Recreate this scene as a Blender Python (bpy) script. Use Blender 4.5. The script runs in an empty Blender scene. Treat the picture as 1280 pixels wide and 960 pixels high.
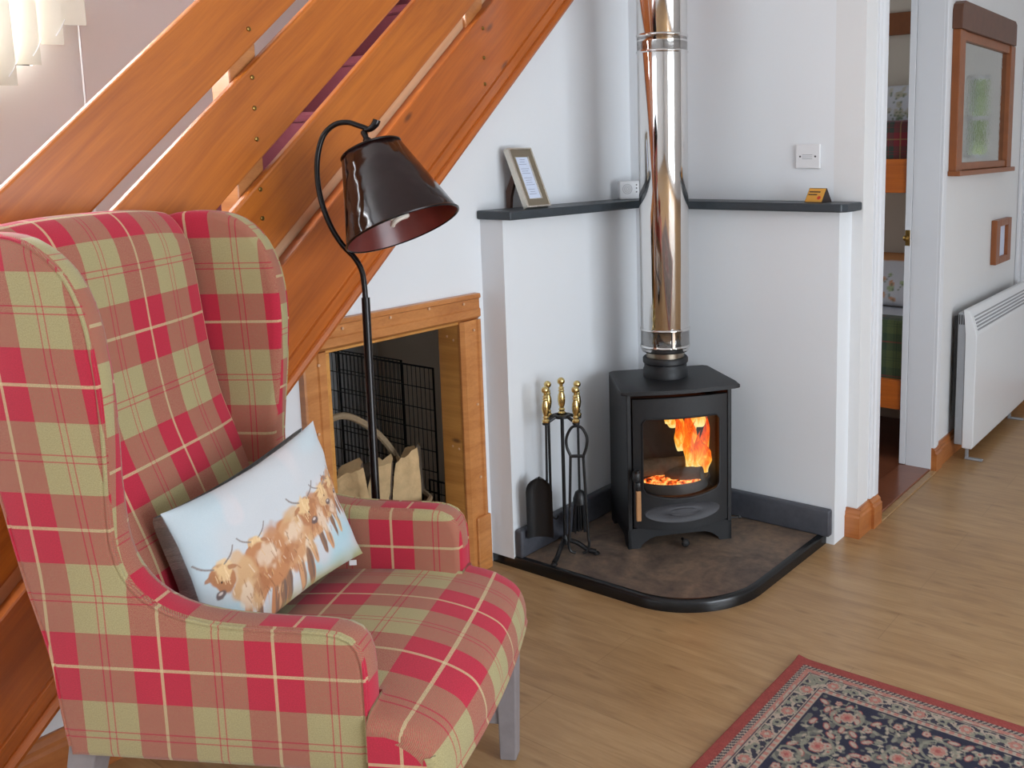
import bpy, bmesh, math, random
import numpy as np
from mathutils import Vector, Matrix, noise as mnoise
random.seed(7)
PI = math.pi
SC = bpy.context.scene
COL = SC.collection

# ------------------------------------------------------------------ helpers
def lin(c):
    def f(v):
        v /= 255.0
        return v / 12.92 if v <= 0.04045 else ((v + 0.055) / 1.055) ** 2.4
    return (f(c[0]), f(c[1]), f(c[2]), 1.0)

class NT:
    """small node-graph writer"""
    def __init__(s, name):
        s.mat = bpy.data.materials.new(name); s.mat.use_nodes = True
        s.t = s.mat.node_tree; s.n = s.t.nodes; s.l = s.t.links
        s.bsdf = s.n['Principled BSDF']; s.out = s.n['Material Output']
    def node(s, typ, **kw):
        n = s.n.new(typ)
        for k, v in kw.items(): setattr(n, k, v)
        return n
    def put(s, sock, v):
        if isinstance(v, bpy.types.NodeSocket): s.l.new(v, sock)
        elif v is not None: sock.default_value = v
    def m(s, op, a, b=None, c=None, clamp=False):
        n = s.node('ShaderNodeMath', operation=op); n.use_clamp = clamp
        s.put(n.inputs[0], a)
        if b is not None: s.put(n.inputs[1], b)
        if c is not None: s.put(n.inputs[2], c)
        return n.outputs[0]
    def mix(s, f, a, b, mode='MIX'):
        n = s.node('ShaderNodeMix', data_type='RGBA', blend_type=mode)
        s.put(n.inputs[0], f); s.put(n.inputs[6], a); s.put(n.inputs[7], b)
        return n.outputs[2]
    def coord(s, which='Object'):
        return s.node('ShaderNodeTexCoord').outputs[which]
    def mapping(s, vec, scale=(1, 1, 1), rot=(0, 0, 0), loc=(0, 0, 0)):
        n = s.node('ShaderNodeMapping'); s.put(n.inputs[0], vec)
        n.inputs['Scale'].default_value = scale; n.inputs['Rotation'].default_value = rot
        n.inputs['Location'].default_value = loc
        return n.outputs[0]
    def noise(s, vec, scale, detail=3, rough=0.5, dist=0.0):
        n = s.node('ShaderNodeTexNoise'); s.put(n.inputs['Vector'], vec)
        n.inputs['Scale'].default_value = scale; n.inputs['Detail'].default_value = detail
        n.inputs['Roughness'].default_value = rough; n.inputs['Distortion'].default_value = dist
        return n.outputs[0]
    def ramp(s, f, stops):
        n = s.node('ShaderNodeValToRGB'); s.put(n.inputs[0], f)
        e = n.color_ramp.elements
        while len(e) < len(stops): e.new(0.5)
        for i, (p, c) in enumerate(stops):
            e[i].position = p; e[i].color = c
        return n.outputs[0]
    def bump(s, h, strength=0.2, dist=0.01):
        n = s.node('ShaderNodeBump'); s.put(n.inputs['Height'], h)
        n.inputs['Strength'].default_value = strength; n.inputs['Distance'].default_value = dist
        s.l.new(n.outputs[0], s.bsdf.inputs['Normal'])
    def set(s, color=None, rough=None, metal=None, **kw):
        b = s.bsdf.inputs
        s.put(b['Base Color'], color); s.put(b['Roughness'], rough); s.put(b['Metallic'], metal)
        for k, v in kw.items(): s.put(b[k], v)
        return s.mat

M = {}
def plain(name, rgb, rough=0.5, metal=0.0, var=0.06, scale=30, bump=0.0, bscale=200, **kw):
    g = NT(name); co = g.coord()
    n = g.noise(co, scale, 3)
    c = lin(rgb)
    a = tuple(v * (1 - var) for v in c[:3]) + (1,); b = tuple(min(1, v * (1 + var)) for v in c[:3]) + (1,)
    colr = g.mix(n, a, b)
    if bump: g.bump(g.noise(co, bscale, 4), bump, 0.004)
    g.set(colr, rough, metal, **kw)
    M[name] = g.mat
    return g.mat

plain('wall_paint', (226, 229, 232), 0.75, var=0.012, scale=4, bump=0.08, bscale=60)
plain('hall_paint', (222, 222, 222), 0.75, var=0.012, scale=4, bump=0.08, bscale=60)
plain('gloss_white', (222, 224, 228), 0.35, var=0.015, scale=6)
plain('heater_white', (226, 228, 230), 0.35, var=0.01)
plain('heater_grey', (150, 152, 156), 0.5)
plain('beige_paint', (222, 208, 190), 0.8, var=0.04, scale=6)
plain('black_iron', (17, 17, 19), 0.42, var=0.1, bump=0.12, bscale=500)
plain('stove_body', (21, 22, 25), 0.5, var=0.08, bump=0.15, bscale=700)
plain('stove_grey', (66, 66, 70), 0.6, var=0.15, scale=40, bump=0.2, bscale=300)
plain('brass', (222, 198, 134), 0.2, metal=1.0, var=0.08)
plain('bolt_brass', (150, 120, 66), 0.3, metal=1.0)
plain('slate_edge', (16, 17, 19), 0.24, var=0.1)
plain('slate', (52, 59, 65), 0.42, var=0.25, scale=25, bump=0.15, bscale=90)
plain('upstand_slate', (70, 72, 79), 0.45, var=0.3, scale=40, bump=0.15, bscale=120)
plain('leg_grey', (136, 129, 130), 0.6, var=0.2, scale=25, bump=0.15, bscale=90)
plain('white_plastic', (225, 226, 228), 0.4, var=0.01)
plain('pewter', (150, 140, 122), 0.32, metal=0.75, var=0.06)
plain('silver', (214, 208, 196), 0.25, metal=0.8, var=0.03)
plain('brown_felt', (84, 60, 50), 0.8)
plain('paper', (206, 216, 236), 0.7, var=0.01)
plain('ink', (120, 130, 158), 0.8)
plain('dark_plastic', (34, 34, 36), 0.5)
plain('screw', (70, 70, 72), 0.35, metal=0.6)
plain('card_orange', (220, 158, 62), 0.6)
plain('card_red', (206, 62, 38), 0.6)
plain('card_dark', (52, 40, 36), 0.7)
plain('lamp_metal', (24, 18, 17), 0.25, metal=0.4, var=0.1)
plain('bulb_white', (232, 226, 214), 0.3)
plain('handle_wood', (176, 128, 84), 0.5, var=0.15, scale=60)
plain('cage_wire', (30, 30, 31), 0.4, metal=0.5)
plain('wicker', (150, 128, 100), 0.75, var=0.3, scale=120, bump=0.5, bscale=250)
plain('bark', (92, 78, 64), 0.9, var=0.4, scale=50, bump=0.8, bscale=80)
plain('cut_wood', (208, 176, 130), 0.85, var=0.3, scale=25, bump=0.5, bscale=60)
plain('carpet_red', (104, 42, 54), 0.95, var=0.3, scale=400, bump=0.5, bscale=600)
plain('blind_fabric', (196, 190, 176), 0.85, var=0.04, bump=0.15, bscale=900)
plain('sheet_white', (214, 216, 222), 0.8, bump=0.2, bscale=12)
plain('frame_pine', (140, 80, 40), 0.4, var=0.2, scale=20)
plain('green_leaf', (176, 186, 146), 0.8, var=0.7, scale=9)
plain('dark_void', (40, 34, 32), 0.9)
plain('red_glass', (160, 60, 60), 0.3)

def pine(name, dark, light, rough=0.3, knots=0.5, gscale=1.0, coat=0.25):
    g = NT(name); co = g.coord()
    info = g.node('ShaderNodeObjectInfo').outputs['Random']
    off = g.node('ShaderNodeVectorMath', operation='SCALE')
    comb = g.node('ShaderNodeCombineXYZ'); g.put(comb.inputs[0], g.m('MULTIPLY', info, 7.0)); g.put(comb.inputs[2], g.m('MULTIPLY', info, 3.0))
    add = g.node('ShaderNodeVectorMath', operation='ADD'); g.put(add.inputs[0], co); g.put(add.inputs[1], comb.outputs[0])
    p = add.outputs[0]
    sx_ = g.node('ShaderNodeSeparateXYZ'); g.put(sx_.inputs[0], p)
    cx_ = g.node('ShaderNodeCombineXYZ'); g.put(cx_.inputs[0], sx_.outputs[0]); g.put(cx_.inputs[1], g.m('MULTIPLY', sx_.outputs[2], 2.6))
    kn = g.node('ShaderNodeTexVoronoi', voronoi_dimensions='2D'); g.put(kn.inputs['Vector'], cx_.outputs[0]); kn.inputs['Scale'].default_value = 2.3
    kd = kn.outputs['Distance']
    warp = g.m('MULTIPLY', g.m('SUBTRACT', 0.5, kd, clamp=True), 0.5)
    wv = g.mapping(p, (0.9 * gscale, 3, 14 * gscale))
    addw = g.node('ShaderNodeVectorMath', operation='ADD'); g.put(addw.inputs[0], wv)
    cw = g.node('ShaderNodeCombineXYZ'); g.put(cw.inputs[2], warp); g.put(addw.inputs[1], cw.outputs[0])
    n1 = g.noise(addw.outputs[0], 1.6, 4, 0.6, 0.6)
    n2 = g.noise(g.mapping(p, (4, 60, 160)), 1.2, 3, 0.6)
    f = g.m('ADD', g.m('MULTIPLY', n1, 0.75), g.m('MULTIPLY', n2, 0.25))
    c = g.ramp(f, [(0.3, lin(dark)), (0.66, lin(light))])
    kmask = g.m('MULTIPLY', g.m('LESS_THAN', kd, 0.0), 0)
    ks = g.ramp(kd, [(0.02, (1, 1, 1, 1)), (0.065, (0, 0, 0, 1))])
    kf = g.m('MULTIPLY', ks, knots)
    c = g.mix(kf, c, lin((78, 38, 18)))
    g.set(c, rough, 0.0); g.bsdf.inputs['Coat Weight'].default_value = coat
    g.bsdf.inputs['Coat Roughness'].default_value = 0.15
    g.bump(n2, 0.05, 0.002)
    M[name] = g.mat
pine('pine', (158, 82, 24), (200, 114, 36), 0.34, 0.12)
pine('pine_red', (150, 74, 22), (192, 102, 32), 0.32, 0.75)
pine('pine_frame', (170, 104, 52), (206, 140, 80), 0.4, 0.55)
pine('pine_lining', (178, 118, 52), (216, 156, 82), 0.4, 0.8)
pine('pine_skirt', (156, 88, 42), (186, 116, 62), 0.35, 0.3)
pine('pine_pale', (196, 150, 112), (220, 178, 140), 0.5, 0.2)
pine('threshold_wood', (104, 58, 38), (136, 80, 54), 0.3, 0.0)

# floor laminate: planks along X
g = NT('laminate'); co = g.coord()
br = g.node('ShaderNodeTexBrick'); g.put(br.inputs['Vector'], co)
br.inputs['Scale'].default_value = 1.0; br.inputs['Brick Width'].default_value = 1.25; br.inputs['Row Height'].default_value = 0.19
br.inputs['Mortar Size'].default_value = 0.0012; br.inputs['Mortar Smooth'].default_value = 0.3
br.inputs['Color1'].default_value = (0.3, 0.3, 0.3, 1); br.inputs['Color2'].default_value = (0.7, 0.7, 0.7, 1); br.inputs['Mortar'].default_value = (0, 0, 0, 1)
n1 = g.noise(g.mapping(co, (2.2, 16, 1)), 1.5, 5, 0.62, 0.8)
n2 = g.noise(g.mapping(co, (8, 150, 1)), 1.0, 3, 0.6)
f = g.m('ADD', g.m('ADD', g.m('MULTIPLY', n1, 0.6), g.m('MULTIPLY', n2, 0.25)), g.m('MULTIPLY', br.outputs['Color'], 0.15))
c = g.ramp(f, [(0.3, lin((140, 104, 68))), (0.5, lin((166, 130, 88))), (0.68, lin((182, 148, 106)))])
vk = g.node('ShaderNodeTexVoronoi', voronoi_dimensions='2D'); g.put(vk.inputs['Vector'], g.mapping(co, (1.2, 4.5, 1))); vk.inputs['Scale'].default_value = 1.9
c = g.mix(g.m('MULTIPLY', g.ramp(vk.outputs['Distance'], [(0.02, (1, 1, 1, 1)), (0.09, (0, 0, 0, 1))]), 0.35), c, lin((104, 66, 36)))
c = g.mix(g.m('MULTIPLY', br.outputs['Fac'], 0.25), c, lin((110, 78, 48)))
g.set(c, g.m('ADD', 0.27, g.m('MULTIPLY', n1, 0.12)), 0.0)
g.bump(n2, 0.04, 0.002); M['laminate'] = g.mat

# hearth stone tile
g = NT('hearth_stone'); co = g.coord()
n1 = g.noise(co, 4.5, 6, 0.65, 1.2); n2 = g.noise(co, 38, 4, 0.6)
f = g.m('ADD', g.m('MULTIPLY', n1, 0.7), g.m('MULTIPLY', n2, 0.3))
g.set(g.ramp(f, [(0.34, lin((66, 56, 52))), (0.5, lin((104, 88, 76))), (0.64, lin((134, 112, 92)))]), 0.5, 0.0)
g.bump(f, 0.3, 0.006); M['hearth_stone'] = g.mat

# polished flue steel
g = NT('polished_steel'); co = g.coord()
n = g.noise(g.mapping(co, (1, 1, 0.25)), 14, 2)
g.set(lin((224, 222, 220)), 0.07, 1.0); g.bump(n, 0.05, 0.01); M['polished_steel'] = g.mat
plain('dull_steel', (150, 140, 126), 0.3, metal=1.0)

# lacquered lamp shade outside / inside
g = NT('shade_outer'); co = g.coord(); n = g.noise(co, 9, 2); 
g.set(g.mix(g.noise(co, 30, 3), lin((20, 8, 8)), lin((34, 13, 11))), 0.12, 0.0); g.bump(n, 0.5, 0.02)
g.bsdf.inputs['Coat Weight'].default_value = 0.0; g.bsdf.inputs['Specular IOR Level'].default_value = 0.4
M['shade_outer'] = g.mat
g = NT('shade_inner'); co = g.coord()
g.set(g.mix(g.noise(co, 25, 3), lin((84, 30, 26)), lin((120, 48, 40))), 0.3, 0.0); M['shade_inner'] = g.mat

# glass panes
def glassy(name, rough=0.02, fac=0.1, tint=(1, 1, 1, 1)):
    g = NT(name); g.n.remove(g.bsdf)
    t = g.node('ShaderNodeBsdfTransparent'); t.inputs[0].default_value = tint
    gl = g.node('ShaderNodeBsdfGlossy'); gl.inputs['Roughness'].default_value = rough
    mx = g.node('ShaderNodeMixShader'); mx.inputs[0].default_value = fac
    g.l.new(t.outputs[0], mx.inputs[1]); g.l.new(gl.outputs[0], mx.inputs[2]); g.l.new(mx.outputs[0], g.out.inputs[0])
    M[name] = g.mat
glassy('pane', 0.02, 0.08)
glassy('stove_glass', 0.05, 0.05, (0.8, 0.75, 0.7, 1))

# old wavy mirror
g = NT('mirror_glass'); co = g.coord()
g.set(lin((190, 192, 188)), 0.03, 1.0)
g.bump(g.noise(co, 55, 2), 0.25, 0.002); M['mirror_glass'] = g.mat

# emission for fire
g = NT('flame'); g.n.remove(g.bsdf); co = g.coord('Generated'); ob = g.coord()
sep = g.node('ShaderNodeSeparateXYZ'); g.put(sep.inputs[0], co)
n = g.noise(g.mapping(ob, (1, 1, 0.45)), 42, 3, 0.6, 1.0)
f = g.m('ADD', g.m('MULTIPLY', g.m('SUBTRACT', 1.0, sep.outputs[2]), 0.55), g.m('MULTIPLY', n, 0.75))
c = g.ramp(f, [(0.36, lin((200, 40, 8))), (0.54, lin((250, 84, 10))), (0.68, lin((255, 130, 24))), (0.82, lin((255, 190, 70))), (0.93, lin((255, 232, 150)))])
em = g.node('ShaderNodeEmission'); g.put(em.inputs[0], c); em.inputs[1].default_value = 1.45
tr = g.node('ShaderNodeBsdfTransparent'); mx = g.node('ShaderNodeMixShader')
g.put(mx.inputs[0], g.ramp(g.m('ADD', n, g.m('MULTIPLY', g.m('SUBTRACT', 1.0, sep.outputs[2]), 0.4)), [(0.42, (0, 0, 0, 1)), (0.62, (1, 1, 1, 1))]))
g.l.new(tr.outputs[0], mx.inputs[1]); g.l.new(em.outputs[0], mx.inputs[2]); g.l.new(mx.outputs[0], g.out.inputs[0])
M['flame'] = g.mat
g = NT('ember'); co = g.coord(); n = g.noise(co, 45, 3, 0.6)
c = g.ramp(n, [(0.36, lin((60, 16, 6))), (0.46, lin((255, 90, 10))), (0.62, lin((255, 214, 120)))])
g.set(lin((30, 20, 16)), 0.9, 0.0); g.put(g.bsdf.inputs['Emission Color'], c); g.bsdf.inputs['Emission Strength'].default_value = 1.6
M['ember'] = g.mat

# plaid woollen cloth, driven by a uv map in metres
PU, PV = 0.213, 0.262
def plaid(name, RED, GRN, TAN, pu=PU, pv=PV, TINT=None, DBL=None):
    g = NT(name); uv = g.node('ShaderNodeUVMap'); uv.uv_map = 'cloth'
    sp = g.node('ShaderNodeSeparateXYZ'); g.put(sp.inputs[0], uv.outputs[0])
    wob = g.noise(uv.outputs[0], 60, 2)
    def axis(sock, period):
        t = g.m('FRACT', g.m('ADD', g.m('DIVIDE', sock, period), 0.25 + 40))      # red band is 0..0.5, its centre at 0.25
        red = g.m('LESS_THAN', t, 0.5)
        tan = g.m('LESS_THAN', g.m('ABSOLUTE', g.m('SUBTRACT', t, 0.25)), 0.003 / period)
        d = g.m('ABSOLUTE', g.m('SUBTRACT', g.m('ABSOLUTE', g.m('SUBTRACT', t, 0.75)), 0.0065 / period))
        dbl = g.m('LESS_THAN', d, 0.0013 / period)
        return red, tan, dbl
    ru, tu, du = axis(sp.outputs[0], pu); rv, tv, dv = axis(sp.outputs[1], pv)
    # twill: fine diagonal threads decide which of warp and weft shows
    tw = g.m('FRACT', g.m('MULTIPLY', g.m('ADD', sp.outputs[0], sp.outputs[1]), 330.0))
    ns = g.noise(uv.outputs[0], 480, 3, 0.75)
    pick = g.m('GREATER_THAN', g.m('ADD', g.m('MULTIPLY', tw, 0.5), ns), 0.76)
    base_u = g.mix(ru, lin(GRN), lin(RED)); base_u = g.mix(tu, base_u, lin(TAN)); base_u = g.mix(g.m('MULTIPLY', du, 0.85), base_u, lin(DBL or RED))
    base_v = g.mix(rv, lin(GRN), lin(RED)); base_v = g.mix(tv, base_v, lin(TAN)); base_v = g.mix(g.m('MULTIPLY', dv, 0.85), base_v, lin(DBL or RED))
    soft = g.m('ADD', g.m('MULTIPLY', pick, 0.5), 0.25)
    c = g.mix(soft, base_u, base_v)
    xr = g.m('ABSOLUTE', g.m('SUBTRACT', ru, rv)); c = g.mix(g.m('MULTIPLY', xr, 0.3 if TINT else 0.0), c, lin(TINT or RED))
    c = g.mix(g.m('MULTIPLY', tu, 0.4), c, lin(TAN)); c = g.mix(g.m('MULTIPLY', tv, 0.4), c, lin(TAN))
    c = g.mix(g.m('MULTIPLY', du, 0.4), c, lin(DBL or RED)); c = g.mix(g.m('MULTIPLY', dv, 0.4), c, lin(DBL or RED))
    c = g.mix(0.35, c, g.ramp(ns, [(0.32, (0.15, 0.15, 0.15, 1)), (0.68, (0.82, 0.82, 0.82, 1))]), 'OVERLAY')
    g.set(c, 0.92, 0.0); g.bsdf.inputs['Sheen Weight'].default_value = 0.15
    g.bump(g.m('ADD', tw, ns), 0.18, 0.001)
    M[name] = g.mat
plaid('plaid', (180, 30, 56), (164, 152, 108), (200, 180, 136), TINT=(128, 58, 58), DBL=(178, 42, 60))
plaid('grey_check', (140, 150, 152), (184, 192, 194), (150, 156, 160), 0.09, 0.09)
plaid('tartan_red', (112, 26, 34), (44, 52, 44), (130, 100, 60), 0.12, 0.12)
plaid('tartan_green', (40, 58, 40), (74, 84, 46), (110, 40, 40), 0.16, 0.16)

def vcol(name, rough=0.9, bump=0.25, bscale=500):
    g = NT(name); a = g.node('ShaderNodeVertexColor'); a.layer_name = 'paint'
    n = g.noise(g.coord(), bscale, 2)
    c = g.mix(0.25, a.outputs[0], g.ramp(n, [(0.3, (0.38, 0.38, 0.38, 1)), (0.7, (0.66, 0.66, 0.66, 1))]), 'OVERLAY')
    g.set(c, rough, 0.0); g.bump(n, bump, 0.0015); M[name] = g.mat
vcol('rug_weave'); vcol('cushion_print', 0.85, 0.1, 900); vcol('pillow_print', 0.85, 0.1, 400)

# ------------------------------------------------------------------ objects
ROOTS = {}
def tag(o, label=None, cat=None, group=None, kind=None):
    if label: o['label'] = label
    if cat: o['category'] = cat
    if group: o['group'] = group
    if kind: o['kind'] = kind
    return o
def thing(name, label, cat, loc=(0, 0, 0), rz=0, group=None):
    o = bpy.data.objects.new(name, None); COL.objects.link(o)
    o.empty_display_size = 0.05
    o.matrix_basis = Matrix.Translation(loc) @ Matrix.Rotation(rz, 4, 'Z')
    return tag(o, label, cat, group)
def obj(name, bm, mat, parent=None, smooth=False, mtx=None, world=True, sharp=None):
    """link a bmesh. Vertices are in local axes of mtx (world); a parent keeps the child where it is."""
    me = bpy.data.meshes.new(name)
    bmesh.ops.recalc_face_normals(bm, faces=bm.faces)
    bm.to_mesh(me); bm.free()
    if smooth:
        me.polygons.foreach_set('use_smooth', [True] * len(me.polygons))
        me.set_sharp_from_angle(angle=math.radians(sharp or 40))
    mats = mat if isinstance(mat, (list, tuple)) else [mat]
    for m_ in mats: me.materials.append(M[m_])
    o = bpy.data.objects.new(name, me); COL.objects.link(o)
    w = mtx or Matrix.Identity(4)
    if parent:
        o.parent = parent
        if world: 
            pm = parent_world(parent)
            o.matrix_parent_inverse = pm.inverted()
    o.matrix_basis = w
    return o
def parent_world(o):
    m_ = o.matrix_basis.copy()
    if o.parent: m_ = parent_world(o.parent) @ o.matrix_parent_inverse @ m_
    return m_
def box(bm, a, b, bev=0.0, mtx=None, seg=2, mi=0):
    a = Vector(a); b = Vector(b); c = (a + b) / 2; d = b - a
    r = bmesh.ops.create_cube(bm, size=1.0)
    vs = r['verts']
    for v in vs: v.co = Vector((v.co.x * d.x + c.x, v.co.y * d.y + c.y, v.co.z * d.z + c.z))
    fs = set(f for v in vs for f in v.link_faces)
    if bev > 0:
        es = list(set(e for v in vs for e in v.link_edges))
        rr = bmesh.ops.bevel(bm, geom=es, offset=min(bev, min(abs(d.x), abs(d.y), abs(d.z)) * 0.45), segments=seg, profile=0.5, affect='EDGES')
        vs = list(set(v for f in rr['faces'] for v in f.verts) | set(v for v in vs if v.is_valid))
        fs = set(f for v in vs for f in v.link_faces)
    if mi:
        for f in fs: f.material_index = mi
    if mtx is not None:
        for v in vs: v.co = mtx @ v.co
    return bm
def bx(*args, **kw):
    bm = bmesh.new()
    box(bm, *args, **kw)
    return bm
def prism(bm, pts, lo, hi, axis='z', bev=0.0):
    """extrude a 2D outline between lo and hi along an axis"""
    def P(p, h):
        return {'z': (p[0], p[1], h), 'x': (h, p[0], p[1]), 'y': (p[0], h, p[1])}[axis]
    a = [bm.verts.new(P(p, lo)) for p in pts]; b = [bm.verts.new(P(p, hi)) for p in pts]
    n = len(pts)
    bm.faces.new(a); bm.faces.new(b[::-1])
    for i in range(n): bm.faces.new((a[i], b[i], b[(i + 1) % n], a[(i + 1) % n]))
    if bev:
        es = list(set(e for v in a + b for e in v.link_edges))
        bmesh.ops.bevel(bm, geom=es, offset=bev, segments=2, profile=0.5, affect='EDGES')
    return bm
def lathe(bm, prof, seg=40, mtx=None, cap=True):
    rings = []
    for r, z in prof:
        ring = []
        for i in range(seg):
            a = 2 * PI * i / seg; co = Vector((r * math.cos(a), r * math.sin(a), z))
            ring.append(bm.verts.new(mtx @ co if mtx is not None else co))
        rings.append(ring)
    for j in range(len(rings) - 1):
        for i in range(seg):
            k = (i + 1) % seg
            bm.faces.new((rings[j][i], rings[j][k], rings[j + 1][k], rings[j + 1][i]))
    if cap:
        if prof[0][0] > 1e-4: bm.faces.new(rings[0][::-1])
        if prof[-1][0] > 1e-4: bm.faces.new(rings[-1])
    return bm
def smooth_path(pts, n=6):
    P = [Vector(p) for p in pts]; out = []
    for i in range(len(P) - 1):
        p0 = P[max(i - 1, 0)]; p1 = P[i]; p2 = P[i + 1]; p3 = P[min(i + 2, len(P) - 1)]
        for k in range(n):
            t = k / n
            out.append(0.5 * ((2 * p1) + (p2 - p0) * t + (2 * p0 - 5 * p1 + 4 * p2 - p3) * t * t + (3 * p1 - p0 - 3 * p2 + p3) * t ** 3))
    out.append(P[-1]); return out
def tube(bm, pts, r, seg=10, closed=False, cap=True):
    P = [Vector(p) for p in pts]; n = len(P)
    R = r if isinstance(r, (list, tuple)) else [r] * n
    up = None; rings = []
    for i in range(n):
        if closed: t = (P[(i + 1) % n] - P[i - 1])
        else: t = (P[min(i + 1, n - 1)] - P[max(i - 1, 0)])
        t.normalize()
        if up is None:
            up = t.orthogonal().normalized()
        up = (up - t * up.dot(t)).normalized(); s = t.cross(up)
        rings.append([bm.verts.new(P[i] + (up * math.cos(2 * PI * k / seg) + s * math.sin(2 * PI * k / seg)) * R[i]) for k in range(seg)])
    for j in range(n if closed else n - 1):
        A = rings[j]; B = rings[(j + 1) % n]
        for k in range(seg): bm.faces.new((A[k], A[(k + 1) % seg], B[(k + 1) % seg], B[k]))
    if cap and not closed:
        bm.faces.new(rings[0][::-1]); bm.faces.new(rings[-1])
    return bm
def tb(pts, r, **kw): return tube(bmesh.new(), pts, r, **kw)
def struct(name, bm, mat, **kw):
    o = obj(name, bm, mat, **kw); o['kind'] = 'structure'; return o
def copy_tree(o, parent=None, **props):
    c = o.copy(); COL.objects.link(c)
    if parent is not None:
        c.parent = parent; c.matrix_parent_inverse = o.matrix_parent_inverse.copy()
    for ch in [x for x in COL.objects if x.parent == o]: copy_tree(ch, c)
    return c

# ------------------------------------------------------------------ the camera (fitted to the photograph's perspective)
F_PX, PITCH, ROLL, YAW = 1186.7638, math.radians(8.4753), math.radians(-0.8722), math.radians(-34.8061)
CAM = Vector((2.1806, -3.153, 1.45)); PPX, PPY = 153.665, -113.1476
fw = Vector((math.sin(YAW) * math.cos(PITCH), math.cos(YAW) * math.cos(PITCH), -math.sin(PITCH)))
rt = Vector((math.cos(YAW), -math.sin(YAW), 0)); up = rt.cross(fw)
rt, up = math.cos(ROLL) * rt + math.sin(ROLL) * up, -math.sin(ROLL) * rt + math.cos(ROLL) * up
cd = bpy.data.cameras.new('camera'); cam = bpy.data.objects.new('camera', cd); COL.objects.link(cam)
mw = Matrix.Identity(4)
for i in range(3): mw[i][0] = rt[i]; mw[i][1] = up[i]; mw[i][2] = -fw[i]; mw[i][3] = CAM[i]
cam.matrix_world = mw
cd.sensor_width = 36; cd.sensor_fit = 'HORIZONTAL'; cd.lens = F_PX / 1280 * 36
cd.shift_x = -PPX / 1280; cd.shift_y = PPY / 1280
cd.clip_start = 0.05; cd.clip_end = 100
SC.camera = cam

# ------------------------------------------------------------------ room shell
WX = -0.103          # plane of the wall under the stairs
WY = 0.114           # plane of the wall behind the stove
TW = 0.91            # plane of the doorway and mirror wall
CEIL = 2.6
struct('floor', bx((-1.2, -6.2, -0.1), (5.0, 2.7, 0.0)), 'laminate')
struct('ceiling', bx((-1.25, -6.2, CEIL), (5.0, 2.8, CEIL + 0.1)), 'wall_paint')
# wall under the stairs with the cupboard opening (y, z outline, thickness along x)
SL = 0.915
pitch = lambda y, c: SL * y + c
CY0, CY1, CZ = -1.455, -0.886, 0.905
bm = bmesh.new()
th0, th1 = WX - 0.06, WX
prism(bm, [(-2.63, 0), (CY0, 0), (CY0, pitch(CY0, 2.42)), (-2.63, pitch(-2.63, 2.42))], th0, th1, 'x')
prism(bm, [(CY0, CZ), (CY1, CZ), (CY1, pitch(CY1, 2.42)), (CY0, pitch(CY0, 2.42))], th0, th1, 'x')
prism(bm, [(CY1, 0), (WY + 0.1, 0), (WY + 0.1, CEIL), (0.19, CEIL), (CY1, pitch(CY1, 2.42))], th0, th1, 'x')
struct('wall_left', bm, 'wall_paint')
struct('wall_back', bx((WX, WY, 0), (TW - 0.113, WY + 0.1, CEIL)), 'wall_paint')
# boxed-out lower wall round the stove
bm = bmesh.new()
prism(bm, [(WX, -0.789), (0, -0.789), (0, 0), (0.869, 0), (0.869, WY), (WX, WY)], 0, 1.231, 'z')
struct('wall_hearth', bm, 'wall_paint')
# doorway / mirror wall
D0, D1, DH = 0.306, 0.993, 2.12
bm = bmesh.new()
box(bm, (TW - 0.113, WY, 0), (TW, D0, CEIL)); box(bm, (TW - 0.113, D0, DH), (TW, D1, CEIL)); box(bm, (TW - 0.113, D1, 0), (TW, 2.6, CEIL))
struct('wall_hall', bm, 'hall_paint')
# hall end wall with a narrow glazed light
bm = bmesh.new()
HX0, HX1, HZ0, HZ1 = 1.13, 1.245, 1.385, 1.85
box(bm, (TW, 2.5, 0), (HX0, 2.6, CEIL)); box(bm, (HX1, 2.5, 0), (5, 2.6, CEIL)); box(bm, (HX0, 2.5, 0), (HX1, 2.6, HZ0)); box(bm, (HX0, 2.5, HZ1), (HX1, 2.6, CEIL))
struct('wall_far', bm, 'hall_paint')
w = struct('window_4', bx((HX0, 2.545, HZ0), (HX1, 2.551, HZ1)), 'pane')
bm = bmesh.new()
box(bm, (HX0, 2.52, HZ0), (HX0 + 0.012, 2.57, HZ1)); box(bm, (HX1 - 0.012, 2.52, HZ0), (HX1, 2.57, HZ1)); box(bm, (HX0, 2.52, HZ0), (HX1, 2.57, HZ0 + 0.02))
box(bm, (HX0, 2.52, HZ1 - 0.02), (HX1, 2.57, HZ1)); box(bm, (HX0, 2.52, 1.6), (HX1, 2.57, 1.625))
obj('window_frame', bm, 'gloss_white', w)
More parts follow.
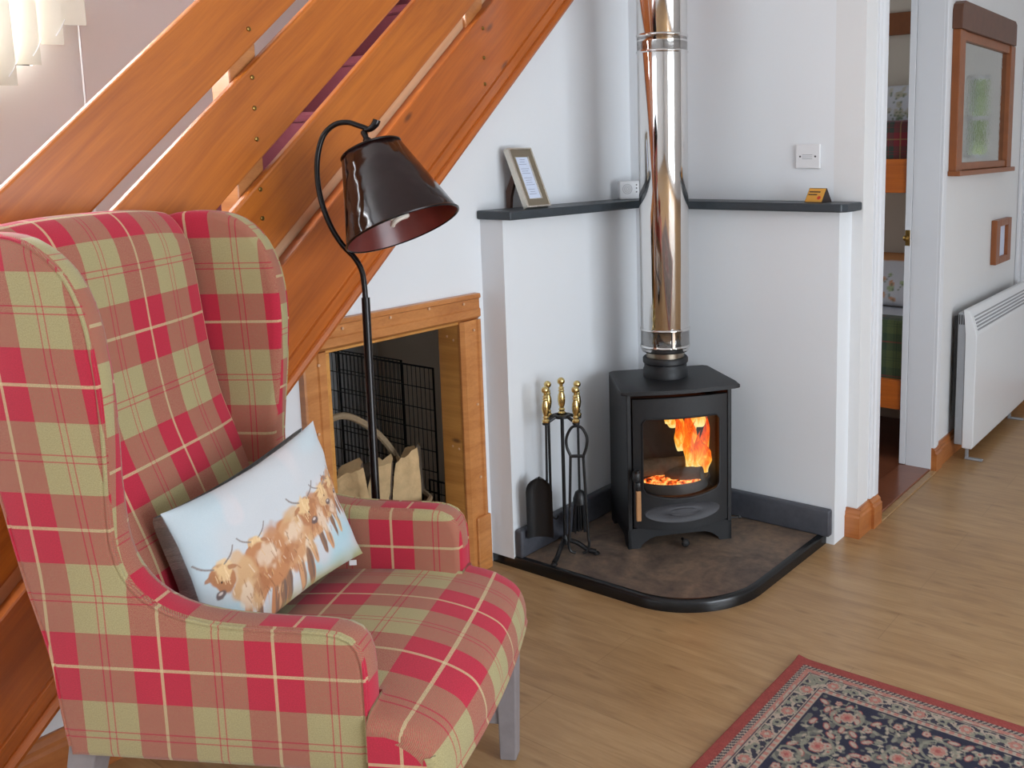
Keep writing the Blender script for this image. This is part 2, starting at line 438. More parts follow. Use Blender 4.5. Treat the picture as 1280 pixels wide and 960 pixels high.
# stairwell wall (far side of the stairs)
SX = -1.05; WW0, WW1, WZ0, WZ1 = -3.3, -1.74, 1.74, 2.5; BW = (0.3, 0.75, 0.9, 2.1)
bm = bmesh.new()
box(bm, (SX - 0.1, -6.2, 0), (SX, WW0, CEIL)); box(bm, (SX - 0.1, WW1, 0), (SX, BW[0], CEIL)); box(bm, (SX - 0.1, BW[1], 0), (SX, 2.6, CEIL)); box(bm, (SX - 0.1, BW[0], 0), (SX, BW[1], BW[2])); box(bm, (SX - 0.1, BW[0], BW[3]), (SX, BW[1], CEIL))
box(bm, (SX - 0.1, WW0, 0), (SX, WW1, WZ0)); box(bm, (SX - 0.1, WW0, WZ1), (SX, WW1, CEIL))
struct('wall_stairwell', bm, 'hall_paint')
def window(name, axis, pos, a0, a1, z0, z1, n=2, sgn=1):
    bm = bmesh.new(); f = 0.05; d0, d1 = pos - 0.03, pos + 0.03
    def B(u0, u1, w0, w1, bm=bm, e0=d0, e1=d1):
        if axis == 'x': box(bm, (e0, u0, w0), (e1, u1, w1))
        else: box(bm, (u0, e0, w0), (u1, e1, w1))
    pane = bmesh.new(); B(a0, a1, z0, z1, pane, pos - 0.003, pos + 0.003)
    w = struct(name, pane, 'pane')
    B(a0, a0 + f, z0, z1); B(a1 - f, a1, z0, z1); B(a0, a1, z0, z0 + f); B(a0, a1, z1 - f, z1)
    for i in range(1, n): u = a0 + (a1 - a0) * i / n; B(u - f / 2, u + f / 2, z0, z1)
    obj('window_frame', bm, 'gloss_white', w)
    return w
window('window_1', 'x', SX - 0.05, WW0, WW1, WZ0, WZ1, 2); window('window_5', 'x', SX - 0.05, *BW, 1)
# right wall (out of the picture) with a big window, and wall behind the camera with a patio window
RX = 4.6; RW = (-3.0, -0.6, 0.15, 2.2)
bm = bmesh.new()
box(bm, (RX, -6.2, 0), (RX + 0.1, RW[0], CEIL)); box(bm, (RX, RW[1], 0), (RX + 0.1, 2.6, CEIL)); box(bm, (RX, RW[0], 0), (RX + 0.1, RW[1], RW[2])); box(bm, (RX, RW[0], RW[3]), (RX + 0.1, RW[1], CEIL))
struct('wall_right', bm, 'wall_paint'); window('window_2', 'x', RX + 0.05, *RW, 3)
FY = -5.6; FWN = (-0.9, 0.9, 0.1, 2.15)
bm = bmesh.new()
box(bm, (-1.2, FY - 0.1, 0), (FWN[0], FY, CEIL)); box(bm, (FWN[1], FY - 0.1, 0), (RX + 0.1, FY, CEIL)); box(bm, (FWN[0], FY - 0.1, 0), (FWN[1], FY, FWN[2])); box(bm, (FWN[0], FY - 0.1, FWN[3]), (FWN[1], FY, CEIL))
struct('wall_front', bm, 'wall_paint'); window('window_3', 'y', FY - 0.05, *FWN, 3)

# bunk room beyond the doorway
bm = bmesh.new()
box(bm, (SX, 1.73, 0), (TW - 0.113, 1.8, CEIL))
struct('wall_bunk_room', bm, 'beige_paint')
struct('trim_1', bx((SX, WY + 0.1, 0.0), (0.77, 1.73, 0.006)), 'threshold_wood')
struct('trim_2', bx((0.77, D0, 0.0), (TW, D1, 0.012), bev=0.003), 'threshold_wood')
# hallway threshold bar
struct('trim_3', bx((TW, D0, 0.0), (TW + 0.03, D1, 0.006), bev=0.002), 'laminate')

# door frame: linings and architraves
def arch_profile(w=0.07, t=0.018):
    return [(0, 0), (0, t * 0.55), (w * 0.12, t * 0.8), (w * 0.3, t * 0.8), (w * 0.36, t * 0.62), (w * 0.5, t), (w * 0.92, t), (w, t * 0.8), (w, 0)]
bm = bmesh.new()
y0 = D0 - 0.085
prism(bm, [(TW + p[1] * 0.75, y0 + p[0] * 1.2) for p in arch_profile()], 0.117, DH + 0.07, 'z')
prism(bm, [(TW + p[1], D1 + 0.07 - p[0]) for p in arch_profile()], 0.11, DH + 0.07, 'z')
prism(bm, [(TW, DH), (TW + 0.018, DH), (TW + 0.018, DH + 0.07), (TW, DH + 0.07)], y0, D1 + 0.07, 'y')
box(bm, (TW - 0.113, D1 - 0.002, 0.012), (TW + 0.002, D1 + 0.004, DH)); box(bm, (TW - 0.113, D0 - 0.004, 0.012), (TW + 0.002, D0 + 0.002, DH))
struct('trim_4', bm, 'gloss_white')
# sliding door leaf, slid back inside the bunk room; only its leading edge and brass catch show
d = struct('door_1', bx((TW - 0.143, D1 - 0.006, 0.014), (TW - 0.115, D1 + 0.6, DH), bev=0.002), 'gloss_white')
bm = bmesh.new(); box(bm, (TW - 0.141, D1 - 0.010, 1.02), (TW - 0.119, D1 - 0.005, 1.09), bev=0.002)
lathe(bm, [(0.0, 0), (0.009, 0.0), (0.009, 0.018), (0.013, 0.024), (0.0, 0.03)], 16, Matrix.Translation((TW - 0.130, D1 - 0.008, 1.055)) @ Matrix.Rotation(PI / 2, 4, 'X'))
obj('door_handle', bm, 'bolt_brass', d, smooth=True)

# skirting boards
def skirt_prof(h=0.112, t=0.018): return [(0, 0), (t, 0), (t, h * 0.72), (t * 0.75, h * 0.78), (t * 0.75, h * 0.86), (t * 0.4, h * 0.95), (t * 0.4, h), (0, h)]
bm = bmesh.new()
prism(bm, [(WY - p[0], p[1]) for p in skirt_prof()], 0.869, TW + 0.018, 'x')
prism(bm, [(TW + p[0], p[1]) for p in skirt_prof()], WY - 0.0005, y0, 'y')
prism(bm, [(TW + p[0] * 1.6, p[1] * 1.04) for p in skirt_prof()], y0, D0 - 0.002, 'y')
struct('baseboard_corner', bm, 'pine_skirt')
bm = bmesh.new()
prism(bm, [(TW + p[0] * 1.5, p[1]) for p in skirt_prof()], D1 + 0.002, D1 + 0.085, 'y')
prism(bm, [(TW + p[0], p[1]) for p in skirt_prof()], D1 + 0.085, 2.5, 'y')
struct('baseboard_hall', bm, 'pine_skirt')
bm = bmesh.new(); prism(bm, [(2.5 - p[0], p[1]) for p in skirt_prof()], TW + 0.02, RX, 'x'); struct('baseboard_far', bm, 'pine_skirt')
# corner casing at the end of the hall
struct('trim_5', bx((TW + 0.001, 2.42, 0.112), (TW + 0.02, 2.499, CEIL), bev=0.004), 'gloss_white')
struct('trim_6', bx((TW + 0.02, 2.48, 0.112), (TW + 0.12, 2.499, CEIL), bev=0.004), 'gloss_white')

# ------------------------------------------------------------------ staircase
TH = math.atan(SL); CT, ST = math.cos(TH), math.sin(TH)
def pitch_mtx(x, c):   # local x runs up the pitch, local z square to it, local y is world -x... origin on line z = SL*y + c at y=0
    m_ = Matrix.Identity(4)
    ex = Vector((0, CT, ST)); ez = Vector((0, -ST, CT)); ey = ez.cross(ex)     # ey = +x or -x
    for i in range(3): m_[i][0] = ex[i]; m_[i][1] = ey[i]; m_[i][2] = ez[i]
    m_.translation = Vector((x, 0, c)); return m_
EYX = Vector((0, -ST, CT)).cross(Vector((0, CT, ST))).x   # sign of local y in world x
stair = thing('staircase', 'honey pine open staircase with plank balustrade rising along the left wall', 'staircase', (-0.5, -2.6, 0))
def along(y): return y / CT      # local x of the point above world y, on the line
YTOP = 0.2
def plank(name, c0, c1, xa, xb, ya, yb, mat, bev=0.003):
    """plank between the pitch lines c0 and c1, from world x=xa to xb"""
    h = (c1 - c0) * CT
    mt = pitch_mtx((xa + xb) / 2, (c0 + c1) / 2)
    off = 0.0
    L0 = along(ya); L1 = along(yb)
    bm = bx((L0, -(xb - xa) / 2, -h / 2), (L1, (xb - xa) / 2, h / 2), bev=bev)
    return obj(name, bm, mat, stair, mtx=mt)
def clipy(c): return min(YTOP, (CEIL - 0.03 - c) / SL)
BX0, BX1 = -0.082, -0.052
boards = []
for c0, c1 in ((3.240, 3.464), (2.950, 3.198), (2.690, 2.903)):
    boards.append(plank('rail_plank', c0, c1, BX0, BX1, -2.92, clipy(c1) - 0.05, 'pine', 0.007))
# stringer with a moulded lower edge
h0, h1 = 2.285, 2.628
cm = (h0 + h1) / 2; hh = (h1 - h0) * CT / 2
prof = [(-0.022, -hh), (0.016, -hh), (0.026, -hh + 0.004), (0.031, -hh + 0.014), (0.026, -hh + 0.024), (0.018, -hh + 0.028), (0.021, -hh + 0.034), (0.021, -hh + 0.060),
        (0.015, -hh + 0.063), (0.015, -hh + 0.067), (0.019, -hh + 0.070), (0.019, hh - 0.003), (0.016, hh), (-0.022, hh)]
mt = pitch_mtx(-0.072, cm)
bm = bmesh.new()
L0 = along(-2.87); L1 = along(clipy(h1) + 0.05)
sgn = 1 if EYX > 0 else -1
A = [bm.verts.new((L0 + (0 if True else 0), sgn * p[0], p[1])) for p in prof]; B = [bm.verts.new((L1, sgn * p[0], p[1])) for p in prof]
# cut the foot of the stringer level with the floor
for v in A:
    wpos = mt @ v.co
    if wpos.z < 0.0: v.co.x += (0.002 - wpos.z) / ST
bm.faces.new(A); bm.faces.new(B[::-1])
for i in range(len(prof)): bm.faces.new((A[i], B[i], B[(i + 1) % len(prof)], A[(i + 1) % len(prof)]))
stringer = obj('stringer', bm, 'pine_red', stair, mtx=mt)
# inner string and its pale top capping
plank('inner_string', 2.33, 2.665, -0.150, -0.096, -2.80, clipy(2.68), 'pine_pale', 0.002)
plank('outer_string', 2.28, 2.60, -1.045, -1.02, -2.75, clipy(2.6), 'pine_pale', 0.002)
# balustrade posts, with brass bolts through the planks and stringer
def post(y):
    bm = bx((-0.165, y - 0.045, pitch(y, 2.36)), (-0.0825, y + 0.035, min(pitch(y, 3.44), CEIL - 0.03)), bev=0.003)
    return obj('post', bm, 'pine_frame', stair)
def bolt(y, z, x, par, r=0.0062):
    mt = Matrix.Translation((x, y, z)) @ Matrix.Rotation(PI / 2, 4, 'Y')
    bm = lathe(bmesh.new(), [(r, -0.002), (r, 0.001), (r * 0.8, 0.0028), (r * 0.35, 0.0035), (0, 0.0035)], 14)
    box(bm, (-r * 0.75, -0.0007, 0.0032), (r * 0.75, 0.0007, 0.0042))
    return obj('bolt', bm, 'bolt_brass', par, smooth=True, mtx=mt)
for y in (-1.655, -0.795, -2.55):
    post(y)
for y, zs in ((-1.655, ((1.856, 0), (1.776, 0), (1.655, 1), (1.577, 1), (1.498, 1), (1.368, 2), (1.292, 2))),):
    for z, k in zs: bolt(y, z, BX1 + 0.0005, boards[k])
for z in (1.859, 1.765, 1.680): bolt(-0.792, z, -0.0525, stringer)
for z in (1.07, 0.98, 0.9): bolt(-1.655, z, -0.0525, stringer)
# treads and risers, red carpet
gz, gy = 0.2, 0.2 / SL
k = 1
while True:
    z = gz * k; y = -2.62 + gy * (k - 1)
    if z > 2.5: break
    obj('tread', bx((-1.02, y - 0.02, z - 0.035), (-0.15, y + gy + 0.01, z), bev=0.01), 'carpet_red', stair)
    obj('riser', bx((-1.02, y + gy - 0.015, z), (-0.15, y + gy, z + gz - 0.035)), 'carpet_red', stair)
    k += 1
# skirting at the foot of the under-stair wall
bm = bmesh.new(); prism(bm, [(WX + p[0], p[1] * 1.25) for p in skirt_prof()], -2.36, -1.55, 'y'); struct('baseboard_left', bm, 'pine_skirt')

# ------------------------------------------------------------------ cupboard under the stairs
fr = thing('cupboard_frame', 'moulded pine frame around the open cupboard under the stairs', 'frame', (WX, -1.17, 0))
OW = 0.088
def arch2(t=0.026): return [(0, 0), (0, t * 0.9), (0.006, t), (0.014, t), (0.018, t * 0.72), (0.05, t * 0.72), (0.054, t * 0.9), (0.078, t * 0.9), (OW, t * 0.4), (OW, 0)]
def mould(name, ax, fix0, fix1, flip, mat):
    """architrave strip; ax 'z' = upright at y=fix0 growing outwards by flip, ax 'y' = head at z"""
    bm = bmesh.new()
    if ax == 'z':
        prism(bm, [(WX + p[1], fix0 + flip * (OW - p[0])) for p in arch2()], 0, fix1, 'z')
    else:
        prism(bm, [(WX + p[1], fix0 + (OW - p[0])) for p in arch2()], CY0 - OW * 0.1, CY1 + OW, 'y')
    return bm
bmr = bmesh.new()
prism(bmr, [(WX + p[1], CY1 + (OW - p[0]) - 0.03) for p in arch2()], 0, CZ - 0.011, 'z')
a1 = obj('side_moulding', bmr, 'pine_frame', fr)
bml = bmesh.new()
prism(bml, [(WX + p[1], CY0 - (OW - p[0])) for p in arch2()], 0, CZ - 0.011, 'z')
a2 = obj('side_moulding', bml, 'pine_frame', fr)
bmh = bmesh.new()
prism(bmh, [(WX + p[1] * 1.04, CZ - 0.01 + (OW - p[0])) for p in arch2()], CY0 - 0.075, CY1 + OW - 0.03, 'y')
# shear the left end of the head to the pitch of the stairs
for v in bmh.verts:
    if v.co.y < CY0: v.co.y = CY0 - 0.085 + max(0.0, (v.co.z - CZ)) * 1.0
a3 = obj('head_moulding', bmh, 'pine_frame', fr)
bm = bx((WX - 0.095, CY1 - 0.03, 0.0), (WX + 0.004, CY1 - 0.002, CZ - 0.02), bev=0.002); obj('lining', bm, 'pine_lining', fr)
bm = bx((WX - 0.095, CY0 + 0.001, 0.0), (WX + 0.004, CY0 + 0.018, CZ - 0.02), bev=0.002); obj('lining', bm, 'pine_lining', fr)
bm = bx((WX - 0.095, CY0 + 0.001, CZ - 0.02), (WX + 0.004, CY1 - 0.002, CZ), bev=0.002); obj('lining', bm, 'pine_lining', fr)
for (y, z) in ((-0.905, 0.955), (-1.06, 0.962), (-1.22, 0.958), (-1.40, 0.953), (-0.862, 0.86), (-0.858, 0.6), (-0.857, 0.34), (-0.86, 0.12), (-1.49, 0.86), (-1.505, 0.66), (-1.495, 0.4)):
    obj('nail_head', lathe(bmesh.new(), [(0.0045, -0.004), (0.0045, 0.0004), (0, 0.0014)], 10), 'pine_pale', fr, mtx=Matrix.Translation((WX + 0.0245, y, z)) @ Matrix.Rotation(PI / 2, 4, 'Y'))
for (x, z) in ((-0.125, 0.83), (-0.155, 0.84), (-0.12, 0.45), (-0.15, 0.455)):
    obj('nail_head', lathe(bmesh.new(), [(0.0045, -0.004), (0.0045, 0.0004), (0, 0.0014)], 10), 'pine_pale', fr, mtx=Matrix.Translation((x, CY1 - 0.03, z)) @ Matrix.Rotation(PI / 2, 4, 'X'))
# plinth block on the right of the frame
obj('plinth_block', bx((WX, CY1 - 0.004, 0), (WX + 0.034, CY1 + 0.062, 0.2), bev=0.004), 'pine_frame', fr)
# cupboard inside: soffit and end wall
bm = bmesh.new(); box(bm, (SX, -0.47, 0), (WX - 0.061, -0.45, 2.0)); struct('wall_cupboard', bm, 'beige_paint')
# boarded soffit below the treads
mt = pitch_mtx(-0.6, 2.27)
bm = bx((along(-2.4), -0.415, -0.01), (along(-0.6), 0.415, 0.0)); struct('ceiling_cupboard', bm, 'beige_paint', mtx=mt)

# dog crate panels leaning inside: one thing, two wire panels
crate = thing('wire_crate', 'black wire dog crate standing behind the log basket', 'crate', (-0.6, -0.95, 0))
def wire_panel(name, P0, eu, ev, W, Hh, nu, nv):
    bm = bmesh.new(); P0 = Vector(P0); eu = Vector(eu).normalized(); ev = Vector(ev).normalized()
    q = lambda u, v: P0 + eu * u + ev * v
    tube(bm, [q(0, 0), q(W, 0), q(W, Hh), q(0, Hh)], 0.005, 6, closed=True)
    for i in range(1, nu): tube(bm, [q(W * i / nu, 0), q(W * i / nu, Hh)], 0.0014, 4)
    for i in range(1, nv): tube(bm, [q(0, Hh * i / nv), q(W, Hh * i / nv)], 0.0022, 4)
    return obj(name, bm, 'cage_wire', crate)
wire_panel('side_panel', (-1.02, -0.75, 0.02), (1, 0, 0), (0, 0, 1), 0.61, 0.645, 26, 8)
wire_panel('side_panel', (-1.02, -0.70, 0.02), (1, 0, 0), (0, 0, 1), 0.38, 0.640, 16, 8)
wire_panel('base_panel', (-0.60, -0.62, 0.006), (1, 0.0, 0), (0, 0, 1), 0.13, 0.155, 6, 3)

# log basket
bk = thing('log_basket', 'round wicker basket with a hooped handle inside the cupboard', 'basket', (-0.36, -1.16, 0))
bm = bmesh.new()
R0 = 0.2
for j in range(16):
    z = 0.012 + j * 0.017; r = 0.185 + 0.03 * (j / 15)
    pts = [(-0.36 + r * (1 + 0.02 * math.sin(12 * t + j * PI)) * math.cos(t), -1.16 + r * 1.15 * (1 + 0.02 * math.sin(12 * t + j * PI)) * math.sin(t), z) for t in [2 * PI * i / 48 for i in range(48)]]
    tube(bm, pts, 0.009, 6, closed=True)
obj('woven_side', bm, 'wicker', bk, smooth=True)
bm = bmesh.new(); lathe(bm, [(0.0, 0.0), (0.18, 0.0), (0.18, 0.012), (0, 0.012)], 32, Matrix.Translation((-0.36, -1.16, 0.002))); obj('base', bm, 'wicker', bk)
pts = smooth_path([(-0.36 , -1.375, 0.27), (-0.36, -1.36, 0.46), (-0.36, -1.30, 0.575), (-0.36, -1.20, 0.60), (-0.36, -1.08, 0.52), (-0.36, -0.99, 0.40), (-0.36, -0.95, 0.27)], 8)
obj('handle', tb(pts, 0.012, seg=8), 'wicker', bk, smooth=True)

def log(name, P, L, r, ez, rx, label, split=False, seed=0):
    rnd = random.Random(seed)
    t = thing(name, label, 'log', P, 0, 'logs in the wicker basket')
    bm = bmesh.new(); n = 18; K = 9; rings = []
    amp = [rnd.uniform(0.82, 1.15) for _ in range(n)]
    for j in range(K):
        ring = []
        for i in range(n):
            a = 2 * PI * i / n; rr = r * amp[i] * (1.0 - (0.45 * max(0.0, j / (K - 1) - 0.45) if split else 0.0)) * (1 + 0.05 * mnoise.noise(Vector((i, j * 0.7, seed))))
            x = rr * math.cos(a); y = rr * math.sin(a)
            if split and y < -0.1 * r: y = -0.1 * r + 0.28 * r * mnoise.noise(Vector((x * 40, j * 0.8, seed * 5.3)))
            ring.append(bm.verts.new((x, y, (-L / 2 + L * j / (K - 1)) * (1 + (0.9 * x / r * 0.25 if j > K // 2 else 0.0)) + (0.022 if j > K // 2 else 0.01) * mnoise.noise(Vector((x * 45, y * 45, seed))))))
        rings.append(ring)
    for j in range(K - 1):
        for i in range(n):
            f = bm.faces.new((rings[j][i], rings[j][(i + 1) % n], rings[j + 1][(i + 1) % n], rings[j + 1][i]))
            if split and n // 2 <= i < n - 1: f.material_index = 1
    a = bm.faces.new(rings[0][::-1]); b = bm.faces.new(rings[-1]); a.material_index = b.material_index = 1
    rot = Matrix.Rotation(ez, 4, 'Z') @ Matrix.Rotation(rx, 4, 'X')
    obj('split_log', bm, ['bark', 'cut_wood'], t, smooth=True, mtx=Matrix.Translation(P) @ rot, sharp=50)
    return t
log('log', (-0.27, -1.262, 0.345), 0.25, 0.056, 0.9, 0.42, 'pointed split log at the left end of the basket', True, 1)
log('log', (-0.30, -1.125, 0.318), 0.23, 0.045, 1.3, 0.35, 'pale log just right of the lamp pole, tall and rounded', True, 2)
log('log', (-0.27, -1.025, 0.315), 0.25, 0.048, 1.1, 0.12, 'splintered pale log with a ragged top edge in the basket', True, 3)
log('log', (-0.31, -0.945, 0.31), 0.22, 0.026, 0.3, 0.08, 'thin bark-covered log standing at the right rim of the basket', False, 4)
log('log', (-0.20, -1.19, 0.285), 0.10, 0.035, 0.6, 1.1, 'low small log lying beneath the pointed one', True, 5)
log('log', (-0.44, -1.12, 0.33), 0.28, 0.05, 0.2, 1.45, 'dark log lying under the others at the back of the basket', False, 6)

# ------------------------------------------------------------------ hearth, upstands, shelf
def arc(cx, cy, r, a0, a1, n): return [(cx + r * math.cos(math.radians(a0 + (a1 - a0) * i / n)), cy + r * math.sin(math.radians(a0 + (a1 - a0) * i / n))) for i in range(n + 1)]
hearth = thing('hearth', 'stone tiled corner hearth with black rounded edge under the stove', 'hearth', (0.4, -0.35, 0))
def hearth_outline(off):
    y = -0.790 + off; x = 0.838 - off * 1.0
    r = 0.30 - off
    p = [(WX + 0.001, y)] + arc(x - r - 0.012, y + r, r, -90, 0, 22)
    return p + [(x + 0.0, 0.0)] + [(x + 0.008, WY - 0.001)]
inner = hearth_outline(0.02); outer = hearth_outline(0.0)
bm = bmesh.new(); prism(bm, inner + [(WX + 0.001, WY - 0.001)], 0.0, 0.036, 'z')
# keep the slab clear of the boxed wall: only the visible L remains
bm.free(); bm = bmesh.new()
prism(bm, [(0.0006, inner[0][1])] + inner[1:-2] + [(0.818, -0.0006), (0.0006, -0.0006)], 0.0, 0.037, 'z')
obj('stone_tile', bm, 'hearth_stone', hearth)
# black nosing, swept with rounded section
bm = bmesh.new()
sec = [(0.0, 0.0), (0.0, 0.03), (0.004, 0.037), (0.012, 0.040), (0.021, 0.040), (0.021, 0.0)]
path = [(WX - 0.0 + 0.001, -0.79)] + arc(0.838 - 0.30 - 0.012, -0.79 + 0.30, 0.30, -90, 0, 22) + [(0.838, 0.0), (0.852, 0.0945)]
rings = []
for i, p in enumerate(path):
    a = Vector(path[max(i - 1, 0)]); b = Vector(path[min(i + 1, len(path) - 1)]); t = (b - a).normalized(); nrm = Vector((-t.y, t.x))
    rings.append([bm.verts.new((p[0] + nrm.x * s[0], p[1] + nrm.y * s[0], s[1])) for s in sec])
for i in range(len(rings) - 1):
    for k in range(len(sec)): bm.faces.new((rings[i][k], rings[i][(k + 1) % len(sec)], rings[i + 1][(k + 1) % len(sec)], rings[i + 1][k]))
bm.faces.new(rings[0]); bm.faces.new(rings[-1][::-1])
obj('edging', bm, 'slate_edge', hearth, smooth=True)

def rounded_slab(a, b, r=0.008): return bx(a, b, bev=r, seg=3)
t = obj('upstand', rounded_slab((0.0005, -0.785, 0.0375), (0.034, -0.001, 0.139)), 'upstand_slate', None, smooth=True)
tag(t, 'dark grey slate upstand on the hearth behind the fire tools', 'upstand')
t = obj('upstand', rounded_slab((0.035, -0.034, 0.0375), (0.862, -0.0005, 0.139)), 'upstand_slate', None, smooth=True)
tag(t, 'dark grey slate upstand on the hearth right of the stove', 'upstand')
bm = bmesh.new()
s = 0.0516
prism(bm, [(WX + 0.001, -0.806), (s, -0.806), (s, -s), (0.895, -s), (0.908, -s + 0.03), (0.908, 0.03), (0.908, WY - 0.001), (WX + 0.001, WY - 0.001)], 1.2315, 1.2615, 'z', bev=0.005)
tag(obj('mantel_shelf', bm, 'slate', None), 'dark slate corner shelf running round both walls behind the flue', 'shelf')

# ------------------------------------------------------------------ stove
AZ = math.radians(-42.3)
SM = Matrix.Translation((0.432, -0.371, 0.037)) @ Matrix.Rotation(AZ + PI / 2, 4, 'Z')   # local -y... front faces local -y; x to the right seen from the front
# local frame: x right, -y towards the room, z up; front face at y=0
stove = thing('wood_stove', 'black cast-iron wood-burning stove with lit fire on the hearth', 'stove', (0.432, -0.371, 0.037), AZ + PI / 2)
def so(name, bm, mat, smooth=False, par=None, **kw): return obj(name, bm, mat, par or stove, smooth=smooth, mtx=SM, **kw)
hw = 0.194; DP = 0.30; TOPZ = 0.575
# body shell: sides, back, floor, top inner; front frame with opening
bm = bmesh.new()
box(bm, (-hw, 0.012, 0.055), (-hw + 0.012, DP, TOPZ)); box(bm, (hw - 0.012, 0.012, 0.055), (hw, DP, TOPZ))
box(bm, (-hw, DP - 0.012, 0.055), (hw, DP, TOPZ)); box(bm, (-hw, 0.012, 0.055), (hw, DP, 0.07)); box(bm, (-hw + 0.012, 0.012, TOPZ - 0.012), (hw - 0.012, DP - 0.012, TOPZ))
so('body', bm, 'stove_body')
# base apron with cut-away feet (front) and side skirts
def apron(w):
    pts = [(-w, 0), (-w + 0.045, 0), (-w + 0.05, 0.012), (-w + 0.075, 0.03)]
    pts += [(x, 0.036 + 0.004 * math.cos(x / w * 1.4)) for x in [(-w + 0.1) + (2 * w - 0.2) * i / 8 for i in range(9)]]
    pts += [(w - 0.075, 0.03), (w - 0.05, 0.012), (w - 0.045, 0), (w, 0), (w, 0.075), (-w, 0.075)]
    return pts
bm = bmesh.new(); prism(bm, apron(hw), 0.0, 0.012, 'y'); prism(bm, apron(hw - 0.013), DP - 0.012, DP, 'y')
for sx in (-1, 1):
    prism(bm, [(0.0, 0), (0.05, 0), (0.07, 0.03), (DP - 0.07, 0.03), (DP - 0.05, 0), (DP, 0), (DP, 0.07), (0.0, 0.07)], sx * hw - (0.012 if sx > 0 else 0), sx * hw + (0.012 if sx < 0 else 0), 'x')
so('base', bm, 'stove_body')
# front jambs round the door
bm = bmesh.new()
box(bm, (-hw, -0.004, 0.07), (-hw + 0.016, 0.014, TOPZ), bev=0.003); box(bm, (hw - 0.016, -0.004, 0.07), (hw, 0.014, TOPZ), bev=0.003); box(bm, (-hw, -0.002, TOPZ - 0.012), (hw, 0.014, TOPZ), bev=0.002)
so('front_frame', bm, 'stove_body')
# bowed door: outline grid with the window and the oval dish
def bow(x): return -0.030 * (1 - (x / 0.175) ** 2) - 0.010
dw = 0.174; dz0, dz1 = 0.078, 0.558
wx0, wx1, wz1 = -0.142, 0.142, 0.484   # window
def win_bottom(x): return 0.214 - 0.026 * (1 - (x / 0.142) ** 2)
bm = bmesh.new()
NX = 48
xs = [-dw + 2 * dw * i / NX for i in range(NX + 1)]
rc = 0.016
def zcols(x):
    if wx0 <= x <= wx1:
        zt = wz1
        e = min(x - wx0, wx1 - x)
        rd = rc - math.sqrt(max(0, rc * rc - max(0, rc - e) ** 2)) if e < rc else 0
        return win_bottom(x) + rd, zt - rd
    return None
def dooredge(x):   # top edge follows a bow, bottom edge too
    return dz0 + 0.006 - 0.012 * (1 - (x / dw) ** 2), dz1 - 0.004 * (x / dw) ** 2
for layer, th in ((0, 0.0), (1, 0.016)):
    pass
xs = sorted(set([round(x_, 5) for x_ in xs if min(abs(x_ - wx0), abs(x_ - wx1)) > 0.002] + [wx0, wx1]))
cols_ = []
for x_ in xs:
    e_ = dooredge(x_); c_ = zcols(max(wx0, min(wx1, x_)))
    lv = [e_[0], c_[0], c_[1], e_[1]]
    cols_.append([[bm.verts.new((x_, bow(x_) + dd, z_)) for z_ in lv] for dd in (0.0, 0.018)])
for i in range(len(xs) - 1):
    A_, B_ = cols_[i], cols_[i + 1]; inside = xs[i] >= wx0 - 1e-6 and xs[i + 1] <= wx1 + 1e-6
    for k in range(3):
        if inside and k == 1: continue
        bm.faces.new((A_[0][k], B_[0][k], B_[0][k + 1], A_[0][k + 1])); bm.faces.new((A_[1][k], A_[1][k + 1], B_[1][k + 1], B_[1][k]))
    for k in (0, 3) + ((1, 2) if inside else ()): bm.faces.new((A_[0][k], A_[1][k], B_[1][k], B_[0][k]))
for k in range(3):
    for C_ in (cols_[0], cols_[-1]): bm.faces.new((C_[0][k], C_[0][k + 1], C_[1][k + 1], C_[1][k]))
    if k == 1:
        for C_, xx in zip(cols_, xs):
            if abs(xx - wx0) < 1e-6 or abs(xx - wx1) < 1e-6: bm.faces.new((C_[0][k], C_[0][k + 1], C_[1][k + 1], C_[1][k]))
door = so('door', bm, 'stove_body', smooth=True, sharp=30)
# raised rim round the door pane
rim = []
for i in range(25): x = wx0 + (wx1 - wx0) * i / 24; rim.append((x, bow(x) - 0.002, zcols(x)[0]))
for i in range(25): x = wx1 - (wx1 - wx0) * i / 24; rim.append((x, bow(x) - 0.002, zcols(x)[1]))
obj('pane_rim', tube(bmesh.new(), rim, 0.0028, 6, closed=True), 'stove_body', door, mtx=SM, smooth=True)
# glass
bm = bmesh.new()
for i in range(24):
    xa = wx0 + (wx1 - wx0) * i / 24; xb = wx0 + (wx1 - wx0) * (i + 1) / 24
    bm.faces.new([bm.verts.new((x, bow(x) + 0.012, z)) for x, z in ((xa, zcols(xa)[0]), (xb, zcols(xb)[0]), (xb, zcols(xb)[1]), (xa, zcols(xa)[1]))])
obj('glass', bm, 'stove_glass', door, mtx=SM)
# oval air dish below the window with a raised centre
bm = bmesh.new(); n = 40; rr = []
for s_, dd in ((1.0, -0.001), (0.97, -0.006), (0.9, -0.004), (0.6, 0.0), (0.42, -0.002), (0.36, -0.007), (0.0, -0.008)):
    ring = []
    for i in range(n):
        a = 2 * PI * i / n; x = 0.001 + 0.142 * s_ * math.cos(a); z = 0.136 + 0.036 * s_ * math.sin(a) + (0.002 if s_ < 0.5 else 0)
        ring.append(bm.verts.new((x, bow(x) + dd, z)))
    rr.append(ring)
for j in range(len(rr) - 1):
    for i in range(n):
        try: bm.faces.new((rr[j][i], rr[j][(i + 1) % n], rr[j + 1][(i + 1) % n], rr[j + 1][i]))
        except ValueError: pass
bmesh.ops.remove_doubles(bm, verts=bm.verts, dist=0.0001)
obj('air_vent', bm, 'stove_grey', door, mtx=SM, smooth=True)
